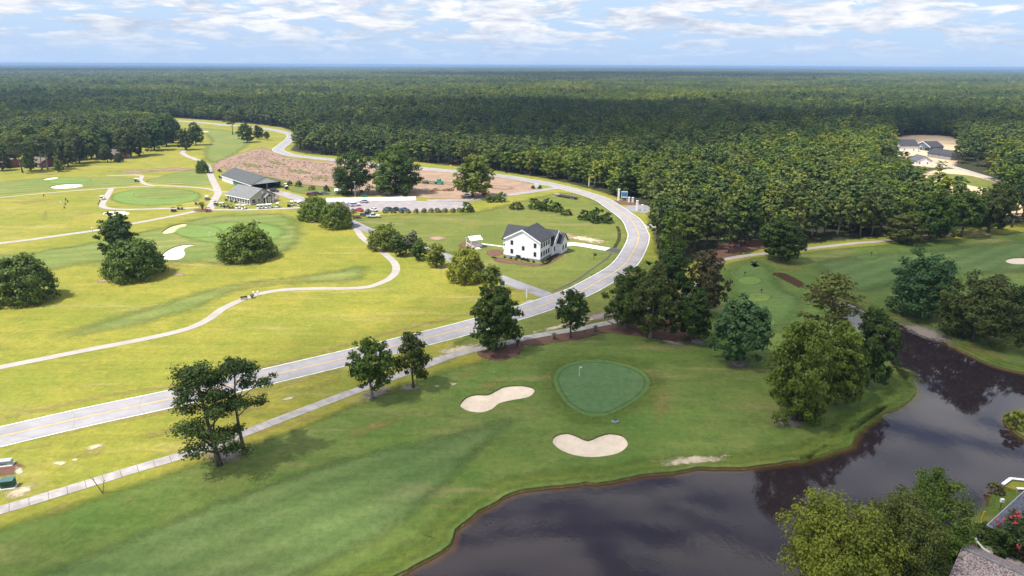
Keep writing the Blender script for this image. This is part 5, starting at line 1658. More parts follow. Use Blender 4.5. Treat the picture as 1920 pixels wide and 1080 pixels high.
simple_house((48, 312), (76, 315), 11, 2.9, 5.4, 'brick', 'brownroof', 'red brick house with brown roof under the tall pines', n_win=4)
simple_house((-22, 312), (12, 316), 11, 2.9, 5.4, 'brick', 'brownroof', 'brick house with pale roof edge at the course border', n_win=4)
simple_house((180, 296), (222, 299), 11, 2.9, 5.6, 'brick', 'brownroof', 'long brown-roofed brick house behind the dark evergreen bush', n_win=5, porch=True)
simple_house((116, 297), (152, 294), 9, 2.7, 4.6, 'white', 'tin', 'white flat-looking house glimpsed between the oaks', n_win=3)
simple_house((160, 252), (176, 256), 10, 3.0, 6.0, 'bluewall', 'shingle', 'blue-grey house roof glimpsed deep in the left wood', n_win=2)


def near_houses():
    # speckled roof in the near corner: ridge seen from above
    zr, ze = 6.2, 3.2
    a, b = G(1803, 1027, zr), G(1919, 1078, zr)
    d = (b - a); L = 16.0; ang = math.atan2(d.y, d.x)
    t = thing('shore_house', 'near house with mottled pinkish-grey shingle roof beside the pond lawn', 'house', (a.x, a.y, 0), ang)
    gable_walls(MB(), 0.6, L, -5.6, 5.6, 0, ze, zr - 0.1, 'x').build('wall', 'brick', t)
    r = gable_roof(MB(), 0.5, L, -5.6, 5.6, ze, zr - 0.25, 'x', 0.5, 0.22).build('roof', 'speckroof', t)
    MB().tube([(0.0, 0, zr + 0.05), (L, 0, zr + 0.05)], 0.14, 6).build('ridge_cap', 'greyroof', r)
    window(t, 0.6, -2, 0.9, 1.2, 1.4, '-x'); window(t, 0.6, 2, 0.9, 1.2, 1.4, '-x')
    # blue-grey hipped roof
    ze = 3.0
    e, f = G(1852, 984, ze), G(1924, 918, ze)
    d = f - e; ang = math.atan2(d.y, d.x)
    t = thing('shore_house', 'house with blue-grey hipped shingle roof reaching to the bulkhead', 'house', (e.x, e.y, 0), ang)
    L, W = d.length + 6, 13.0
    MB().box(0.9, L, -W + 0.9, -0.9, 0, ze - 0.1).build('wall', 'brick', t)
    m = -W / 2
    vs = [(0, 0, ze), (L, 0, ze), (L, -W, ze), (0, -W, ze), (W / 2, m, ze + 3.4), (L - W / 2, m, ze + 3.4)]
    MB().add(vs + [(x, y, z - 0.2) for x, y, z in vs[:4]], [(0, 1, 5, 4), (1, 2, 5), (2, 3, 4, 5), (3, 0, 4), (0, 6, 7, 1), (1, 7, 8, 2), (2, 8, 9, 3), (3, 9, 6, 0), (9, 8, 7, 6)]).build('roof', 'blueroof', t)
    MB().box(-0.08, 0.0, -W, 0, ze - 0.16, ze - 0.02).box(-0.08, L, 0.0, 0.1, ze - 0.16, ze - 0.02).build('gutter', 'steel', t)
    window(t, 0.9, -1.8, 0.9, 1.0, 1.5, '-x'); window(t, 4, -0.9, 0.9, 1.4, 1.5, '+y')


near_houses()
# garden of the shore houses
p = G(1908, 1046)
cm = place_tree('big0', p, 6.6, 7.2, 0.4, 'crepe_myrtle', 'crepe myrtle with crimson blossom between the two shore houses', 'tree', None, 'darkoak')
g = np.random.default_rng(77)
a_ = g.uniform(0, 6.28, 30); e_ = g.uniform(0.15, 1.4, 30)
cent = np.stack([7.2 * np.cos(a_) * np.cos(e_), 7.2 * np.sin(a_) * np.cos(e_), 8.2 + 8.4 * np.sin(e_)], 1)
V, Q, T = leaf_cloud(cent, np.full((30, 3), 0.7), 14, 0.5, g)
link(bpy.data.objects.new('blossom', np_mesh('blossom', V, Q, T, 'flower')), cm)
for k, (x, y) in enumerate([(1838, 1003), (1843, 1013), (1850, 996)]):
    q = G(x, y); place_tree('shrub1', q, 1.4, 2.3, k, 'shrub', 'rounded dark shrub inside the white garden edging', 'shrub', 'shrubs inside the garden edging', 'darkoak')
for k, (x, y) in enumerate([(1826, 1030), (1872, 1046)]):
    q = G(x, y); place_tree('shrub0', q, 1.1, 1.5, k, 'shrub', ('red-tipped shrub beside the mottled roof', 'pale leggy shrub beside the garden walk')[k], 'shrub', None, ('brownleaf', 'olive')[k])
EC = smooth_line(gpx([(1846, 992), (1833, 998), (1829, 1006), (1832, 1016), (1842, 1028), (1856, 1038)]), 0.6)
nn = normals2d(EC)
mb = MB()
for i in range(len(EC) - 1):
    q = [EC[i] + nn[i] * .12, EC[i + 1] + nn[i + 1] * .12, EC[i + 1] - nn[i + 1] * .12, EC[i] - nn[i] * .12]
    mb.prism(q, 0.0, 0.16)
tag(mb.build('garden_edging', 'white_concrete'), 'curved white concrete edging round the shrub bed', 'edging')
ribbon('garden_walk', smooth_line(gpx([(1850, 1030), (1868, 1036), (1900, 1052), (1930, 1066)]), 1), -0.8, 0.8, 'path', 0.05)


def bulkhead():
    p = [G(x, y) for x, y in ((1878, 916), (1893, 905), (1930, 909), (1925, 925), (1905, 924))]
    t = thing('bulkhead', 'low pale timber bulkhead round a grassy corner of the pond', 'bulkhead', p[0])
    for i in range(4):
        a, b = p[i] - p[0], p[i + 1] - p[0]
        d = (b - a).normalized(); n_ = Vector((-d.y, d.x, 0)) * 0.12
        MB().prism([a + n_, b + n_, b - n_, a - n_], -1.0, 0.75).build('wall_board', 'steel', t)
        MB().prism([a + n_ * 2, b + n_ * 2, b - n_ * 2, a - n_ * 2], 0.753, 0.85).build('cap_board', 'trim', t)
    MB().prism([q - p[0] for q in p], -0.9, 0.5).build('fill', M['drain_fill'] if 'drain_fill' in M else 'rough', t)


bulkhead()


# ================================================================== vehicles
def wheels(t, xs, hw, r, w=0.22):
    for x in xs:
        for s in (-1, 1):
            wo = MB().disc_y(x, s * (hw - w / 2), r, r, w, 12).build('wheel', 'tyre', t)
            MB().disc_y(x, s * (hw + 0.004), r, r * 0.55, 0.02, 10).build('rim', 'steel', wo)


def car_paint(name, col):
    if name not in M: M[name] = plain(name, col, 0.25, 0.03, 1.0, 0.0, True, 0.6)
    return name


def make_car(p, rz, col, label, kind='sedan', name='parked_car', cat='car', group=None):
    mt = car_paint('paint_' + '_'.join(f'{int(c * 100)}' for c in col), col)
    t = thing(name, label, cat, (p.x, p.y, 0.06), rz, group)
    if kind == 'pickup':
        L, hw = 2.85, 0.98
        prof = [(-L, 0.5), (-L, 1.12), (-0.95, 1.14), (0.95, 1.16), (L - 0.1, 1.08), (L, 0.85), (L, 0.45)]
        cab = [(-0.9, 1.14), (-0.75, 1.85), (0.35, 1.87), (1.05, 1.16)]
        ax = (-1.75, 1.85); r = 0.40
    elif kind == 'suv':
        L, hw = 2.35, 0.93
        prof = [(-L, 0.45), (-L + 0.05, 1.08), (0.95, 1.1), (L - 0.15, 0.98), (L, 0.75), (L, 0.4)]
        cab = [(-L + 0.1, 1.08), (-L + 0.35, 1.68), (0.15, 1.72), (1.0, 1.1)]
        ax = (-1.4, 1.45); r = 0.36
    else:
        L, hw = 2.35, 0.88
        prof = [(-L, 0.42), (-L + 0.05, 0.92), (-1.5, 0.98), (0.95, 0.95), (L - 0.15, 0.78), (L, 0.6), (L, 0.35)]
        cab = [(-1.75, 0.96), (-1.0, 1.42), (0.15, 1.44), (1.05, 0.95)]
        ax = (-1.4, 1.45); r = 0.33
    b = MB().profile(prof, -hw, hw).build('body', mt, t)
    bm = bmesh.new(); bm.from_mesh(b.data); bmesh.ops.bevel(bm, geom=list(bm.edges), offset=0.06, segments=2, affect='EDGES'); bm.to_mesh(b.data); bm.free()
    inset = 0.1
    c = MB()
    n = 4
    vs = [(x, s * (hw - 0.06 - (0.14 if z > cab[0][1] + 0.3 else 0)), z) for s in (-1, 1) for x, z in cab]
    c.add(vs, [(0, 1, 2, 3), (7, 6, 5, 4), (0, 4, 5, 1), (1, 5, 6, 2), (2, 6, 7, 3), (3, 7, 4, 0)])
    co = c.build('windows', 'glass', t)
    zt = cab[1][1]
    MB().box(cab[1][0] - 0.03, cab[2][0] + 0.05, -hw + 0.19, hw - 0.19, zt - 0.03, zt + 0.05).build('roof', mt, t)
    if kind == 'pickup':
        MB().box(-L + 0.1, -1.0, -hw + 0.12, hw - 0.12, 1.125, 1.135).build('bed', 'black', t)
    wheels(t, ax, hw + 0.01, r)
    for s in (-1, 1):
        MB().box(L - 0.02, L + 0.02, s * hw * 0.68 - 0.17, s * hw * 0.68 + 0.17, 0.62, 0.76).build('headlight', 'trim', t)
    return t


CARS = [
    (583.7, 367, 15, (0.20, 0.02, 0.035), 'maroon car, first of three parked on the grass bank', 'suv'),
    (594.5, 365.5, 15, (0.015, 0.015, 0.02), 'black car between the maroon and silver cars on the grass bank', 'suv'),
    (608.5, 364, 15, (0.22, 0.27, 0.36), 'silver-blue car, last of three parked on the grass bank', 'sedan'),
    (652, 386.5, 25, (0.70, 0.70, 0.72), 'white sedan half hidden by the round live oak in the car park', 'sedan'),
    (666, 386.5, 25, (0.72, 0.72, 0.74), 'white hatchback parked second beside the white slab', 'suv'),
    (682.5, 380, 150, (0.38, 0.39, 0.40), 'silver sedan driving along the white slab', 'sedan'),
    (673, 396, 150, (0.52, 0.03, 0.05), 'red car behind the clipped shrubs of the car park', 'sedan'),
    (700, 396, 150, (0.74, 0.74, 0.76), 'white sedan behind the clipped shrubs of the car park', 'sedan'),
    (727, 395, 135, (0.03, 0.12, 0.18), 'dark teal suv parked behind the shrubs', 'suv'),
    (742, 394.5, 135, (0.02, 0.035, 0.10), 'navy car between the teal and bright blue cars', 'sedan'),
    (757, 395, 135, (0.02, 0.20, 0.55), 'bright blue car at the end of the parked row', 'sedan'),
    (688, 405, 3, (0.06, 0.09, 0.18), 'navy and white pickup behind the white pickup on the grass', 'pickup'),
    (700, 408, 3, (0.70, 0.68, 0.64), 'white pickup parked on the grass before the shrubs', 'pickup'),
    (877, 369, 5, (0.66, 0.68, 0.72), 'pale car in the shade of the yellow-green tree', 'sedan'),
    (911, 367.5, 5, (0.42, 0.02, 0.04), 'dark red car beside the yellow-green tree', 'suv'),
    (638, 301.5, 170, (0.22, 0.03, 0.03), 'small maroon car driving on the far road bend', 'sedan'),
    (515, 360, -20, (0.012, 0.013, 0.016), 'black car parked in front of the open barn end', 'suv'),
]
for x, y, a, col, lb, kd in CARS:
    make_car(G(x, y), R(a), col, lb, kd, 'pickup_truck' if kd == 'pickup' else 'parked_car', 'pickup' if kd == 'pickup' else 'car')


def make_cart(p, rz, label, group, roof='trim', body='trim'):
    t = thing('golf_cart', label, 'golf cart', (p.x, p.y, 0.06), rz, group)
    MB().profile([(-1.2, 0.3), (-1.2, 0.72), (-0.35, 0.75), (-0.3, 0.42), (0.55, 0.42), (0.75, 0.85), (1.15, 0.7), (1.2, 0.3)], -0.58, 0.58).build('body', body, t)
    MB().box(-0.75, -0.25, -0.55, 0.55, 0.76, 0.9).box(-0.85, -0.72, -0.55, 0.55, 0.9, 1.3).build('seat', 'black', t)
    MB().box(-1.15, 0.85, -0.62, 0.62, 1.85, 1.93).build('canopy', roof, t)
    for x, x2 in ((-0.95, -1.0), (0.8, 0.6)):
        for s in (-1, 1): MB().tube([(x, s * 0.55, 0.7), (x2, s * 0.56, 1.86)], 0.025, 5).build('canopy_post', 'black', t)
    MB().tube([(0.5, -0.25, 0.8), (0.3, -0.25, 1.1)], 0.03, 5).build('steering_column', 'black', t)
    wheels(t, (-0.8, 0.85), 0.6, 0.24, 0.18)
    return t


ROW = 'golf carts lined up before the clubhouse'
for x, y, a in [(447.5, 391.5, 60), (458, 392, 60), (486, 391.5, 80), (492.5, 391, 80), (501, 390.5, 80), (507.5, 390, 80), (521, 388.5, 90), (547.5, 385, 100), (555, 384, 100), (560, 386, 100), (563, 383.5, 100)]:
    make_cart(G(x, y), R(a), 'white golf cart parked in line before the clubhouse', ROW)
for x, y, a, lb, rf, bd in [
    (417, 387.5, 40, 'white-roofed golf cart heading the line beside the clubhouse corner', 'trim', 'beige'), (424, 389, 40, 'black golf cart second in line beside the clubhouse corner', 'black', 'black'), (433, 391, 40, 'dark golf cart with brown body third beside the clubhouse corner', 'black', 'brick'),
    (542, 388, 100, 'black golf cart at the end of the white line', 'black', 'black'), (405, 385, 90, 'dark blue golf cart on the wide path junction', 'black', 'bluewall'), (389, 375, 70, 'white-canopied blue golf cart on the path past the putting green', 'trim', 'bluewall'),
    (371, 384, 20, 'dark green golf cart beside the yucca bed', 'dgreen', 'dgreen'), (391, 397.5, 20, 'golf cart with red bag rounding the yucca bed', 'black', 'red_paint'), (338, 393, 15, 'black golf cart on the grass by the fork of the paths', 'black', 'black'),
    (326, 397, 75, 'second black golf cart seen end-on by the fork of the paths', 'black', 'dark'), (193, 374.5, 80, 'white golf cart on the pale path by the practice ground', 'trim', 'trim'), (257, 341, 0, 'golf cart with white roof beside the top path bend', 'trim', 'dgreen'),
    (395, 325, 45, 'dark golf cart under the small round tree', 'black', 'black'), (521, 350, 10, 'white-roofed golf cart inside the barn mouth', 'trim', 'dgreen'), (530, 351, 10, 'green golf cart outside the barn mouth', 'dgreen', 'dgreen'), (538, 355, 90, 'white golf cart at the far corner of the barn yard', 'trim', 'black'), (536, 351, 90, 'pale golf cart behind the corner cart of the barn yard', 'trim', 'beige')]:
    make_cart(G(x, y), R(a), lb, None, rf, bd)


def lowboy():
    a, b = G(1040, 367), G(1082, 374)
    d = b - a
    t = thing('flatbed_trailer', 'long black empty flatbed trailer parked on the grass by the junction', 'trailer', (*((a + b) / 2).xy, 0), math.atan2(d.y, d.x))
    L = d.length / 2
    MB().box(-L * 0.62, L, -1.25, 1.25, 0.75, 0.95).build('deck', 'black', t)
    MB().profile([(-L, 1.25), (-L * 0.72, 1.25), (-L * 0.6, 0.95), (-L * 0.6, 0.76), (-L * 0.75, 1.05), (-L, 1.05)], -1.2, 1.2).build('gooseneck', 'found', t)
    wheels(t, (L * 0.55, L * 0.68, L * 0.81), 1.2, 0.42, 0.4)
    for s in (-1, 1): MB().box(-L * 0.8, -L * 0.78, s * 0.8 - 0.06, s * 0.8 + 0.06, 0, 1.05).build('landing_leg', 'steel', t)
    MB().box(L, L + 0.04, -1.2, 1.2, 0.7, 0.9).build('tail_board', 'red_paint', t)


lowboy()


def utility_trailer():
    t = thing('utility_trailer', 'small open utility trailer behind the pickups on the grass', 'trailer', G(670, 409), R(5))
    MB().box(-1.8, 1.6, -0.95, 0.95, 0.5, 0.6).build('deck', 'log', t)
    for s in (-1, 1): MB().box(-1.8, 1.6, s * 0.95 - 0.03, s * 0.95 + 0.03, 0.62, 0.95).build('side_rail', 'black', t)
    MB().tube([(1.6, 0, 0.5), (2.7, 0, 0.5)], 0.05, 6).build('tow_bar', 'black', t)
    wheels(t, (-0.3,), 1.15, 0.32)


utility_trailer()


def log_truck():
    t = thing('log_trailer', 'green-framed log truck standing on the cleared soil', 'truck', G(813, 345), R(-14))
    MB().box(-6, 2.2, -1.1, 1.1, 1.0, 1.25).build('chassis', 'dgreen', t)
    for k in range(5):
        for s in (-1, 1): MB().box(-5.8 + k * 1.9, -5.65 + k * 1.9, s * 1.1 - 0.06, s * 1.1 + 0.06, 1.25, 2.6).build('stake', 'green_paint', t)
    MB().profile([(2.4, 0.7), (2.4, 2.9), (3.7, 2.9), (4.2, 1.9), (5.4, 1.7), (5.4, 0.7)], -1.15, 1.15).build('cab', 'green_paint', t)
    MB().box(4.0, 4.2, -1.0, 1.0, 1.95, 2.6).build('windscreen', 'glass', t)
    wheels(t, (-5, -3.8, 1.2, 4.6), 1.15, 0.5, 0.4)


log_truck()


def log_pile(x, y, n, ang, label):
    t = thing('log_pile', label, 'log pile', G(x, y), R(ang))
    r_ = random.Random(int(x))
    for k in range(n):
        row = 0 if k < n * 0.5 else (1 if k < n * 0.82 else 2)
        y0 = (k - (0, n * 0.5, n * 0.82)[row]) * 0.62 - n * 0.15 + row * 0.3
        l = r_.uniform(1.2, 2.4); o_ = r_.uniform(-0.4, 0.4)
        MB().tube([(-l + o_, y0, 0.28 + row * 0.48), (l + o_, y0 + r_.uniform(-.2, .2), 0.28 + row * 0.48)], [0.3, 0.25], 8).build('log', 'log', t)


log_pile(792, 343, 20, 70, 'heap of cut logs under the edge of the broadest oak')
log_pile(836, 357, 26, 80, 'long row of cut logs on the bare soil before the yellow-green tree')
log_pile(814, 358, 8, 60, 'small scatter of cut logs on the bare soil')


# felled-timber litter on the cut-over ground: nobody could count it
def litter():
    g = np.random.default_rng(12)
    poly = np.array([(p.x, p.y) for p in gpx([(410, 318), (430, 298), (490, 280), (535, 298), (632, 308), (632, 342), (560, 340), (480, 324)])])
    lo, hi = poly.min(0), poly.max(0)
    P = g.uniform(lo, hi, (7000, 2)); P = P[inside(P, poly)]
    mb = MB()
    for p in P:
        a, l, w = g.uniform(0, 3.14), g.uniform(0.2, 1.0), g.uniform(0.1, 0.3)
        c, s = math.cos(a) * l, math.sin(a) * l
        h = g.uniform(0.06, 0.38)
        mb.add([(p[0] - c, p[1] - s, 0.02), (p[0] + c, p[1] + s, 0.02), (p[0] + s * w, p[1] - c * w, h), (p[0] - s * w, p[1] + c * w, 0.02)], [(0, 1, 2), (1, 3, 2), (3, 0, 2)])
    m, nt, b, out = new_mat('slash_wood')
    n = tnoise(nt, 0.8, 3)
    nt.links.new(mixc(nt, maprange(nt, n, 0.4, 0.6), (0.34, 0.25, 0.18), (0.22, 0.17, 0.13)), b.inputs['Base Color']); b.inputs['Roughness'].default_value = 0.9
    o = mb.build('timber_litter', m); tag(o, 'scattered bark and branch litter on the cut-over ground', 'debris', None, 'stuff')


litter()


# ================================================================== small things
def post_sign(name, x, y, label, h, w, hh, panel='trim', post='trim', posts=1, cat='sign', rz=0.0, z0=None, rim=None):
    t = thing(name, label, cat, G(x, y), rz)
    for k in range(posts):
        xx = 0 if posts == 1 else (-w / 2 + 0.1 + k * (w - 0.2) / (posts - 1))
        MB().box(xx - 0.07, xx + 0.07, -0.07, 0.07, 0, h - (hh if posts == 1 else 0)).build('post', post, t)
    pn = MB().box(-w / 2, w / 2, -0.05 - (0.08 if posts > 1 else 0), 0.05 - (0.08 if posts > 1 else 0), h - hh + 0.002, h).build('panel', panel, t)
    if rim: MB().box(-w / 2 + 0.15, w / 2 - 0.15, -0.16, -0.132, h - hh * 0.8, h - hh * 0.15).build('face', rim, pn)
    return t


post_sign('entrance_sign', 1170, 376, 'blue-faced white entrance sign between two low pillars at the wood entry', 4.6, 3.0, 3.2, 'trim', 'trim', 2, rim='blue_sign')
for x, y, h, lb in ((1159.5, 376, 5.6, 'tall slim white pillar beside the blue entrance sign'), (1179, 379, 2.4, 'short white pillar right beside the blue entrance sign'), (1186, 379.5, 2.4, 'second short white pillar past the entrance sign'), (1194, 395, 4.6, 'tall pale pillar across the entry road'), (1204, 394.5, 2.6, 'short white pillar across the entry road')):
    t = thing('gate_pillar', lb, 'pillar', G(x, y))
    MB().box(-0.4, 0.4, -0.4, 0.4, 0, h - 0.2).build('shaft', 'trim', t); MB().box(-0.52, 0.52, -0.52, 0.52, h - 0.198, h).build('cap', 'trim', t)
post_sign('warning_sign', 845, 318, 'yellow road warning sign at the edge of the woods', 3.0, 1.1, 1.1, 'yellow', 'steel')
post_sign('site_sign', 1006, 353, 'white site board between two dark bushes by the junction', 2.6, 2.6, 2.0, 'trim', 'trim', 2)
for k, x in enumerate((999, 1012)):
    q = G(x, 354); place_tree('shrub0', q, 2.0, 2.4, k, 'bush', 'dark bush flanking the white site board', 'bush', 'bushes flanking the site board', 'darkoak')
post_sign('marker_post', 1104, 351, 'white marker post on the verge before the dark woods', 5.0, 0.5, 4.0, 'trim', 'trim')
post_sign('road_sign', 942, 545, 'white-faced sign on a post beneath the last tree of the side-road row', 3.2, 1.5, 1.9, 'trim', 'steel', rim='teal')
post_sign('stop_sign_back', 987, 561, 'slim white sign post at the mouth of the side road', 3.0, 0.35, 2.4, 'trim', 'trim')
post_sign('mail_sign', 1113, 486, 'black hanging yard sign post on the house lawn', 2.4, 0.2, 0.1, 'black', 'black')
mb = bpy.data.objects['mail_sign']
MB().box(0.15, 1.0, -0.04, 0.04, 1.2, 1.9).build('hanging_board', 'black', mb)
MB().box(0.0, 1.05, -0.03, 0.03, 2.1, 2.2).build('arm', 'black', mb)


def street_light():
    t = thing('street_light', 'tall grey lamp post behind the white slab of the car park', 'street light', G(666.5, 371))
    MB().tube([(0, 0, 0), (0, 0, 7.8)], [0.12, 0.07], 8).build('pole', 'steel', t)
    MB().box(-0.6, 0.5, -0.25, 0.25, 7.8, 8.0).build('lamp_head', 'steel', t)


street_light()
# long white concrete slab beside the car park
a = [G(x, y) for x, y in ((612, 372.5), (780, 369.5), (780.5, 376.5), (610, 379.5))]
tag(MB().prism(a, 0.0, 0.32).build('loading_slab', 'white_concrete'), 'long raised white concrete slab along the car park', 'slab')


def shed():
    t = thing('garden_shed', 'tiny white gabled shed on the grass bank by the dark oak', 'shed', G(634, 364), R(20))
    gable_walls(MB(), -1.6, 1.6, -1.3, 1.3, 0, 1.9, 2.7, 'x').build('wall', 'white', t)
    gable_roof(MB(), -1.6, 1.6, -1.3, 1.3, 1.9, 2.7, 'x', 0.15, 0.08).build('roof', 'tin', t)
    MB().box(-0.4, 0.4, -1.34, -1.303, 0, 1.7).build('door', 'beige', t)


shed()


def skip_bin(x, y, rz, label, mat, L=1.6):
    t = thing('waste_bin', label, 'bin', G(x, y), R(rz))
    MB().profile([(-L / 2, 0.1), (-L / 2 - 0.15, 1.2), (L / 2 + 0.15, 1.35), (L / 2, 0.1)], -0.7, 0.7).build('body', mat, t)
    MB().box(-L / 2 - 0.2, L / 2 + 0.2, -0.75, 0.75, 1.352, 1.42).build('lid', 'black', t)


skip_bin(683.5, 369.5, 10, 'green waste bin behind the white slab', 'green_paint', 2.2)
skip_bin(414, 334, 10, 'dark teal bin at the white end of the barn', 'teal')
t = thing('sand_heap', 'small pale sand heap on the grass under the broadest oak', 'sand heap', G(727, 362.5))
MB().blob((0, 0, 0.2), (3.0, 2.0, 1.3), 4, 3, 0.06).build('heap', 'brightsand', t, True)


def utility_box(x, y, rz, label, body, s, lid):
    t = thing('utility_box', label, 'utility box', G(x, y), R(rz))
    MB().box(-s[0] / 2 - 0.2, s[0] / 2 + 0.2, -s[1] / 2 - 0.2, s[1] / 2 + 0.2, 0, 0.12).build('base_pad', 'white_concrete', t)
    MB().profile([(-s[0] / 2, 0.122), (-s[0] / 2, s[2]), (s[0] / 2, s[2]), (s[0] / 2, 0.122)], -s[1] / 2, s[1] / 2).build('cabinet', body, t)
    MB().add([(x_, y_, z) for x_ in (-s[0] / 2 - .04, s[0] / 2 + .04) for y_, z in ((-s[1] / 2 - .06, s[2] + .002), (s[1] / 2 + .06, s[2] + .002), (s[1] / 2 + .06, s[2] + .12), (-s[1] / 2 - .06, s[2] + 0.05))], [(0, 1, 2, 3), (7, 6, 5, 4), (0, 4, 5, 1), (1, 5, 6, 2), (2, 6, 7, 3), (3, 7, 4, 0)]).build('lid', lid, t)
    MB().box(-s[0] * 0.25, s[0] * 0.25, -s[1] / 2 - 0.03, -s[1] / 2 - 0.002, s[2] * 0.4, s[2] * 0.5).build('latch', 'black', t)


utility_box(9, 872, 14, 'silver-grey low utility cabinet in the mulch by the road verge', 'steel', (2.2, 0.9, 0.85), 'steel')
utility_box(17, 913, 14, 'dark green transformer cabinet with white pad near the footpath', 'dgreen', (1.75, 1.1, 1.3), 'teal')


def sapling():
    t = thing('bare_sapling', 'leafless forked sapling beside the footpath', 'tree', G(193, 925))
    MB().tube([(0, 0, 0), (-0.5, 0, 1.2), (-1.1, 0.1, 2.4), (-1.7, 0.2, 3.2)], [0.07, 0.06, 0.045, 0.015], 6).build('stem', 'bark', t)
    MB().tube([(0, 0, 0), (0.25, 0, 1.0), (0.5, 0, 2.0), (1.1, 0, 3.1)], [0.06, 0.05, 0.035, 0.012], 6).build('stem', 'bark', t)
    for q in ([(-1.0, .1, 2.2), (-0.9, 0, 3.0)], [(-1.1, .1, 2.4), (-2.0, .3, 2.5)], [(0.5, 0, 2.0), (0.1, 0.1, 2.7)], [(0.6, 0, 2.2), (1.3, 0.2, 2.4)]):
        MB().tube(q, [0.03, 0.008], 5).build('twig', 'bark', t)


sapling()


def flagstick(x, y, label, h=2.3):
    t = thing('golf_flag', label, 'golf flag', G(x, y))
    MB().tube([(0, 0, 0), (0, 0, h)], 0.035, 6).build('stick', 'trim', t)
    MB().add([(0.03, 0, h), (0.03, 0, h - 0.4), (0.55, 0.1, h - 0.3), (0.55, 0.1, h - 0.06), (0.03, 0.02, h), (0.03, 0.02, h - 0.4), (0.55, 0.12, h - 0.3), (0.55, 0.12, h - 0.06)], [(0, 1, 2, 3), (7, 6, 5, 4), (3, 2, 6, 7), (0, 3, 7, 4), (1, 5, 6, 2)]).build('flag_cloth', 'cloth', t)


flagstick(1086, 706, 'white golf flag on the dark near putting green')
flagstick(393, 446, 'white golf flag on the sunlit putting green by the round live oak')


def bench(x, y, rz, label):
    t = thing('bench', label, 'bench', G(x, y), R(rz))
    MB().box(-0.9, 0.9, -0.25, 0.25, 0.42, 0.48).build('seat', 'black', t)
    MB().box(-0.9, 0.9, 0.25, 0.31, 0.55, 0.95).build('backrest', 'black', t)
    for sx in (-0.75, 0.75): MB().box(sx - 0.05, sx + 0.05, -0.22, 0.29, 0, 0.42).build('leg', 'black', t)


bench(458, 562, 25, 'dark bench beside the winding cart path')


def tee_marker(x, y, label, h=1.0):
    t = thing('ball_washer', label, 'ball washer', G(x, y))
    MB().tube([(0, 0, 0), (0, 0, h)], 0.05, 6).build('post', 'black', t)
    MB().box(-0.22, 0.22, -0.18, 0.18, h, h + 0.5).build('box', 'trim' if 'white' in label else 'dgreen', t)


tee_marker(476, 556, 'white ball washer beside the dry ornamental grass')
tee_marker(484, 555, 'dark litter post past the white ball washer')
tee_marker(174, 435, 'white tee box on the lower cart path', 1.4)
tee_marker(1396, 518, 'dark tee post on the upper practice tee')
tee_marker(1427, 551, 'dark tee post on the worn lower tee')
tee_marker(1633, 480, 'dark tee post on the tee across the ditch')
tee_marker(1874, 957, 'white bird feeder on a post on the shore lawn', 1.5)
post_sign('yellow_marker', 1840, 981, 'thin yellow marker stake at the pond lawn', 2.0, 0.25, 1.4, 'yellow', 'yellow')
t = thing('drain_box', 'small grey drain stone on the turf below the green', 'drain', G(1153, 791))
MB().blob((0, 0, 0.1), (0.75, 0.5, 0.35), 3, 2, 0.15).build('stone', 'found', t); MB().box(-0.3, 0.3, -0.2, 0.2, 0.4, 0.47).build('grate', 'black', t)


def stand(x, y):
    t = thing('bag_stand', 'dark club stand on the practice ground grass', 'bag stand', G(x, y), random.uniform(0, 3), 'club stands on the practice ground')
    for sx in (-0.35, 0.35): MB().tube([(sx, -0.35, 0), (sx * 0.3, 0, 1.15)], 0.045, 5).build('leg', 'black', t)
    MB().tube([(0, 0.45, 0.05), (0, 0.05, 1.2)], [0.17, 0.14], 8).build('bag', 'black', t)


for x, y in ((123.5, 376), (127.5, 379.5), (123, 385), (121, 391), (187.5, 380), (185.5, 384.5), (83, 368)): stand(x, y)


def person(x, y, label, rz):
    p = G(x, y)
    t = thing('person', label, 'person', p, rz)
    V = [(0, 0, .95), (0, 0, 1.2), (0, 0, 1.42), (0, 0.01, 1.53), (0, 0.02, 1.66), (0, 0.02, 1.76),
         (0.1, 0, .9), (0.13, 0.02, .5), (0.14, -0.02, .09), (0.15, 0.12, .04), (-0.1, 0, .9), (-0.14, 0.04, .5), (-0.16, 0, .09), (-0.17, 0.14, .04),
         (0.19, 0, 1.40), (0.25, 0.08, 1.15), (0.12, 0.28, 1.0), (-0.19, 0, 1.40), (-0.24, 0.1, 1.15), (0.04, 0.30, 0.98)]
    E_ = [(0, 1), (1, 2), (2, 3), (3, 4), (4, 5), (0, 6), (6, 7), (7, 8), (8, 9), (0, 10), (10, 11), (11, 12), (12, 13), (2, 14), (14, 15), (15, 16), (2, 17), (17, 18), (18, 19)]
    rad = [.15, .14, .15, .06, .11, .08, .1, .07, .05, .045, .1, .07, .05, .045, .07, .05, .04, .07, .05, .04]
    me = bpy.data.meshes.new('body'); me.from_pydata(V, E_, [])
    me.materials.append(M['cloth'])
    o = link(bpy.data.objects.new('body', me), t)
    o.modifiers.new('skin', 'SKIN'); o.modifiers.new('sub', 'SUBSURF').levels = 1
    for i, r_ in enumerate(rad):
        me.skin_vertices[0].data[i].radius = (r_, r_)
    me.skin_vertices[0].data[0].use_root = True
    MB().blob((0, 0.02, 1.68), (0.10, 0.12, 0.13), 2, 2, 0.02).build('face', 'skin', t, True)
    MB().blob((0, 0.0, 1.74), (0.115, 0.13, 0.085), 3, 2, 0.02).build('cap', 'trim', t, True)


person(115, 384, 'golfer in white shirt and trousers standing on the practice ground', R(200))


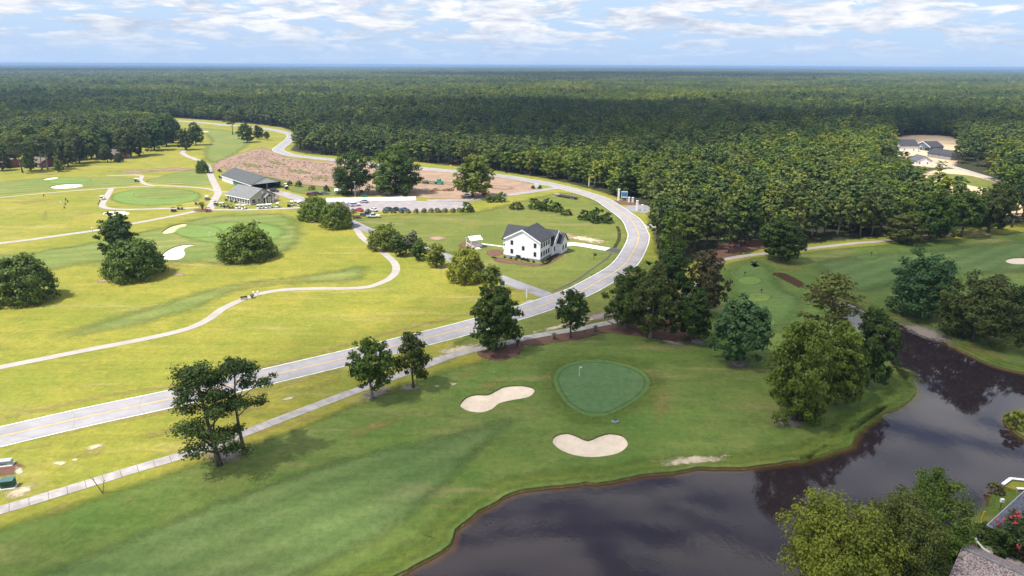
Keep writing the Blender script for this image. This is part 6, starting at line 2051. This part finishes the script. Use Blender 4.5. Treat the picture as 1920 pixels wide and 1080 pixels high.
# ------------------------------------------------------------------ clouds that shade the course, and the haze
def cloud_material(dens):
    m, nt, b, out = new_mat('cloud_vapour')
    d = nt.nodes.new('ShaderNodeBsdfDiffuse'); d.inputs[0].default_value = (0.9, 0.9, 0.92, 1)
    t = nt.nodes.new('ShaderNodeBsdfTranslucent'); t.inputs[0].default_value = (0.9, 0.9, 0.92, 1)
    a = nt.nodes.new('ShaderNodeMixShader'); a.inputs[0].default_value = 0.6
    nt.links.new(d.outputs[0], a.inputs[1]); nt.links.new(t.outputs[0], a.inputs[2])
    tr = nt.nodes.new('ShaderNodeBsdfTransparent')
    ms = nt.nodes.new('ShaderNodeMixShader'); ms.inputs[0].default_value = dens
    nt.links.new(tr.outputs[0], ms.inputs[1]); nt.links.new(a.outputs[0], ms.inputs[2])
    nt.links.new(ms.outputs[0], out.inputs[0])
    return m


def cloud(px, alt, spacing, rad, seed, dens=0.155, ground=None):
    """a lumpy cumulus at height alt whose shadow falls on the traced ground outline"""
    r_ = np.random.default_rng(seed)
    C = ground if ground is not None else np.array([(p.x, p.y) for p in gpx(px)])
    lo, hi = C.min(0), C.max(0)
    nx, ny = int((hi[0] - lo[0]) / spacing) + 1, int((hi[1] - lo[1]) / spacing) + 1
    P = np.array([(lo[0] + (i + 0.5) * spacing, lo[1] + (j + 0.5) * spacing) for i in range(nx) for j in range(ny)])
    P = P + r_.uniform(-0.45, 0.45, P.shape) * spacing
    P = P[inside(P, C)]
    off = Vector((SUN.x, SUN.y)) / SUN.z
    mb = MB()
    for i, p in enumerate(P):
        rr = rad * r_.uniform(0.7, 1.35)
        z = alt + r_.uniform(0, 0.9) * rad
        mb.blob((p[0] + off.x * z, p[1] + off.y * z, z), (rr, rr, rr * 0.6), i + seed * 1000, 2, 0.12)
    o = mb.build('cloud', cloud_material(dens), None, True)
    o['kind'] = 'structure'
    return o


cloud([(-700, 1250), (-200, 1010), (150, 925), (330, 880), (480, 812), (640, 752), (760, 700), (870, 650), (960, 600), (1030, 555), (1120, 530), (1230, 505), (1340, 488), (1500, 466), (1660, 450), (1800, 440), (1950, 428), (2600, 430), (2900, 600), (2600, 1400), (1200, 1700), (-300, 1600)], 1300, 26, 30, 1)
cloud([(640, 262), (760, 232), (900, 210), (1050, 203), (1250, 206), (1420, 222), (1600, 236), (1800, 232), (2000, 240), (2000, 255), (1700, 262), (1500, 275), (1350, 300), (1150, 300), (950, 278), (800, 272)], 1300, 60, 60, 2, 0.32)
cloud([(-300, 260), (-300, 200), (0, 192), (220, 188), (420, 190), (560, 205), (480, 222), (300, 220), (150, 235), (0, 262)], 1300, 75, 62, 3)
cloud([(600, 151), (760, 147), (980, 152), (1250, 154), (1500, 152), (1700, 148), (1500, 143), (1200, 141), (900, 141), (700, 143)], 1400, 300, 260, 4, 0.32)
cloud([(-200, 140), (100, 142), (400, 141), (620, 137), (300, 133), (-200, 133)], 1400, 500, 420, 5, 0.32)


def haze():
    m = bpy.data.materials.new('haze_air'); m.use_nodes = True
    nt = m.node_tree; nt.nodes.clear()
    out = nt.nodes.new('ShaderNodeOutputMaterial')
    v = nt.nodes.new('ShaderNodeVolumePrincipled')
    v.inputs['Color'].default_value = (0.36, 0.56, 0.90, 1)
    v.inputs['Density'].default_value = HAZE
    v.inputs['Anisotropy'].default_value = 0.2
    nt.links.new(v.outputs[0], out.inputs['Volume'])
    o = MB().box(-41000, 41000, -41000, 41000, -3.0, 66.0).build('haze', m)
    o['kind'] = 'stuff'


HAZE = 0.00010
haze()
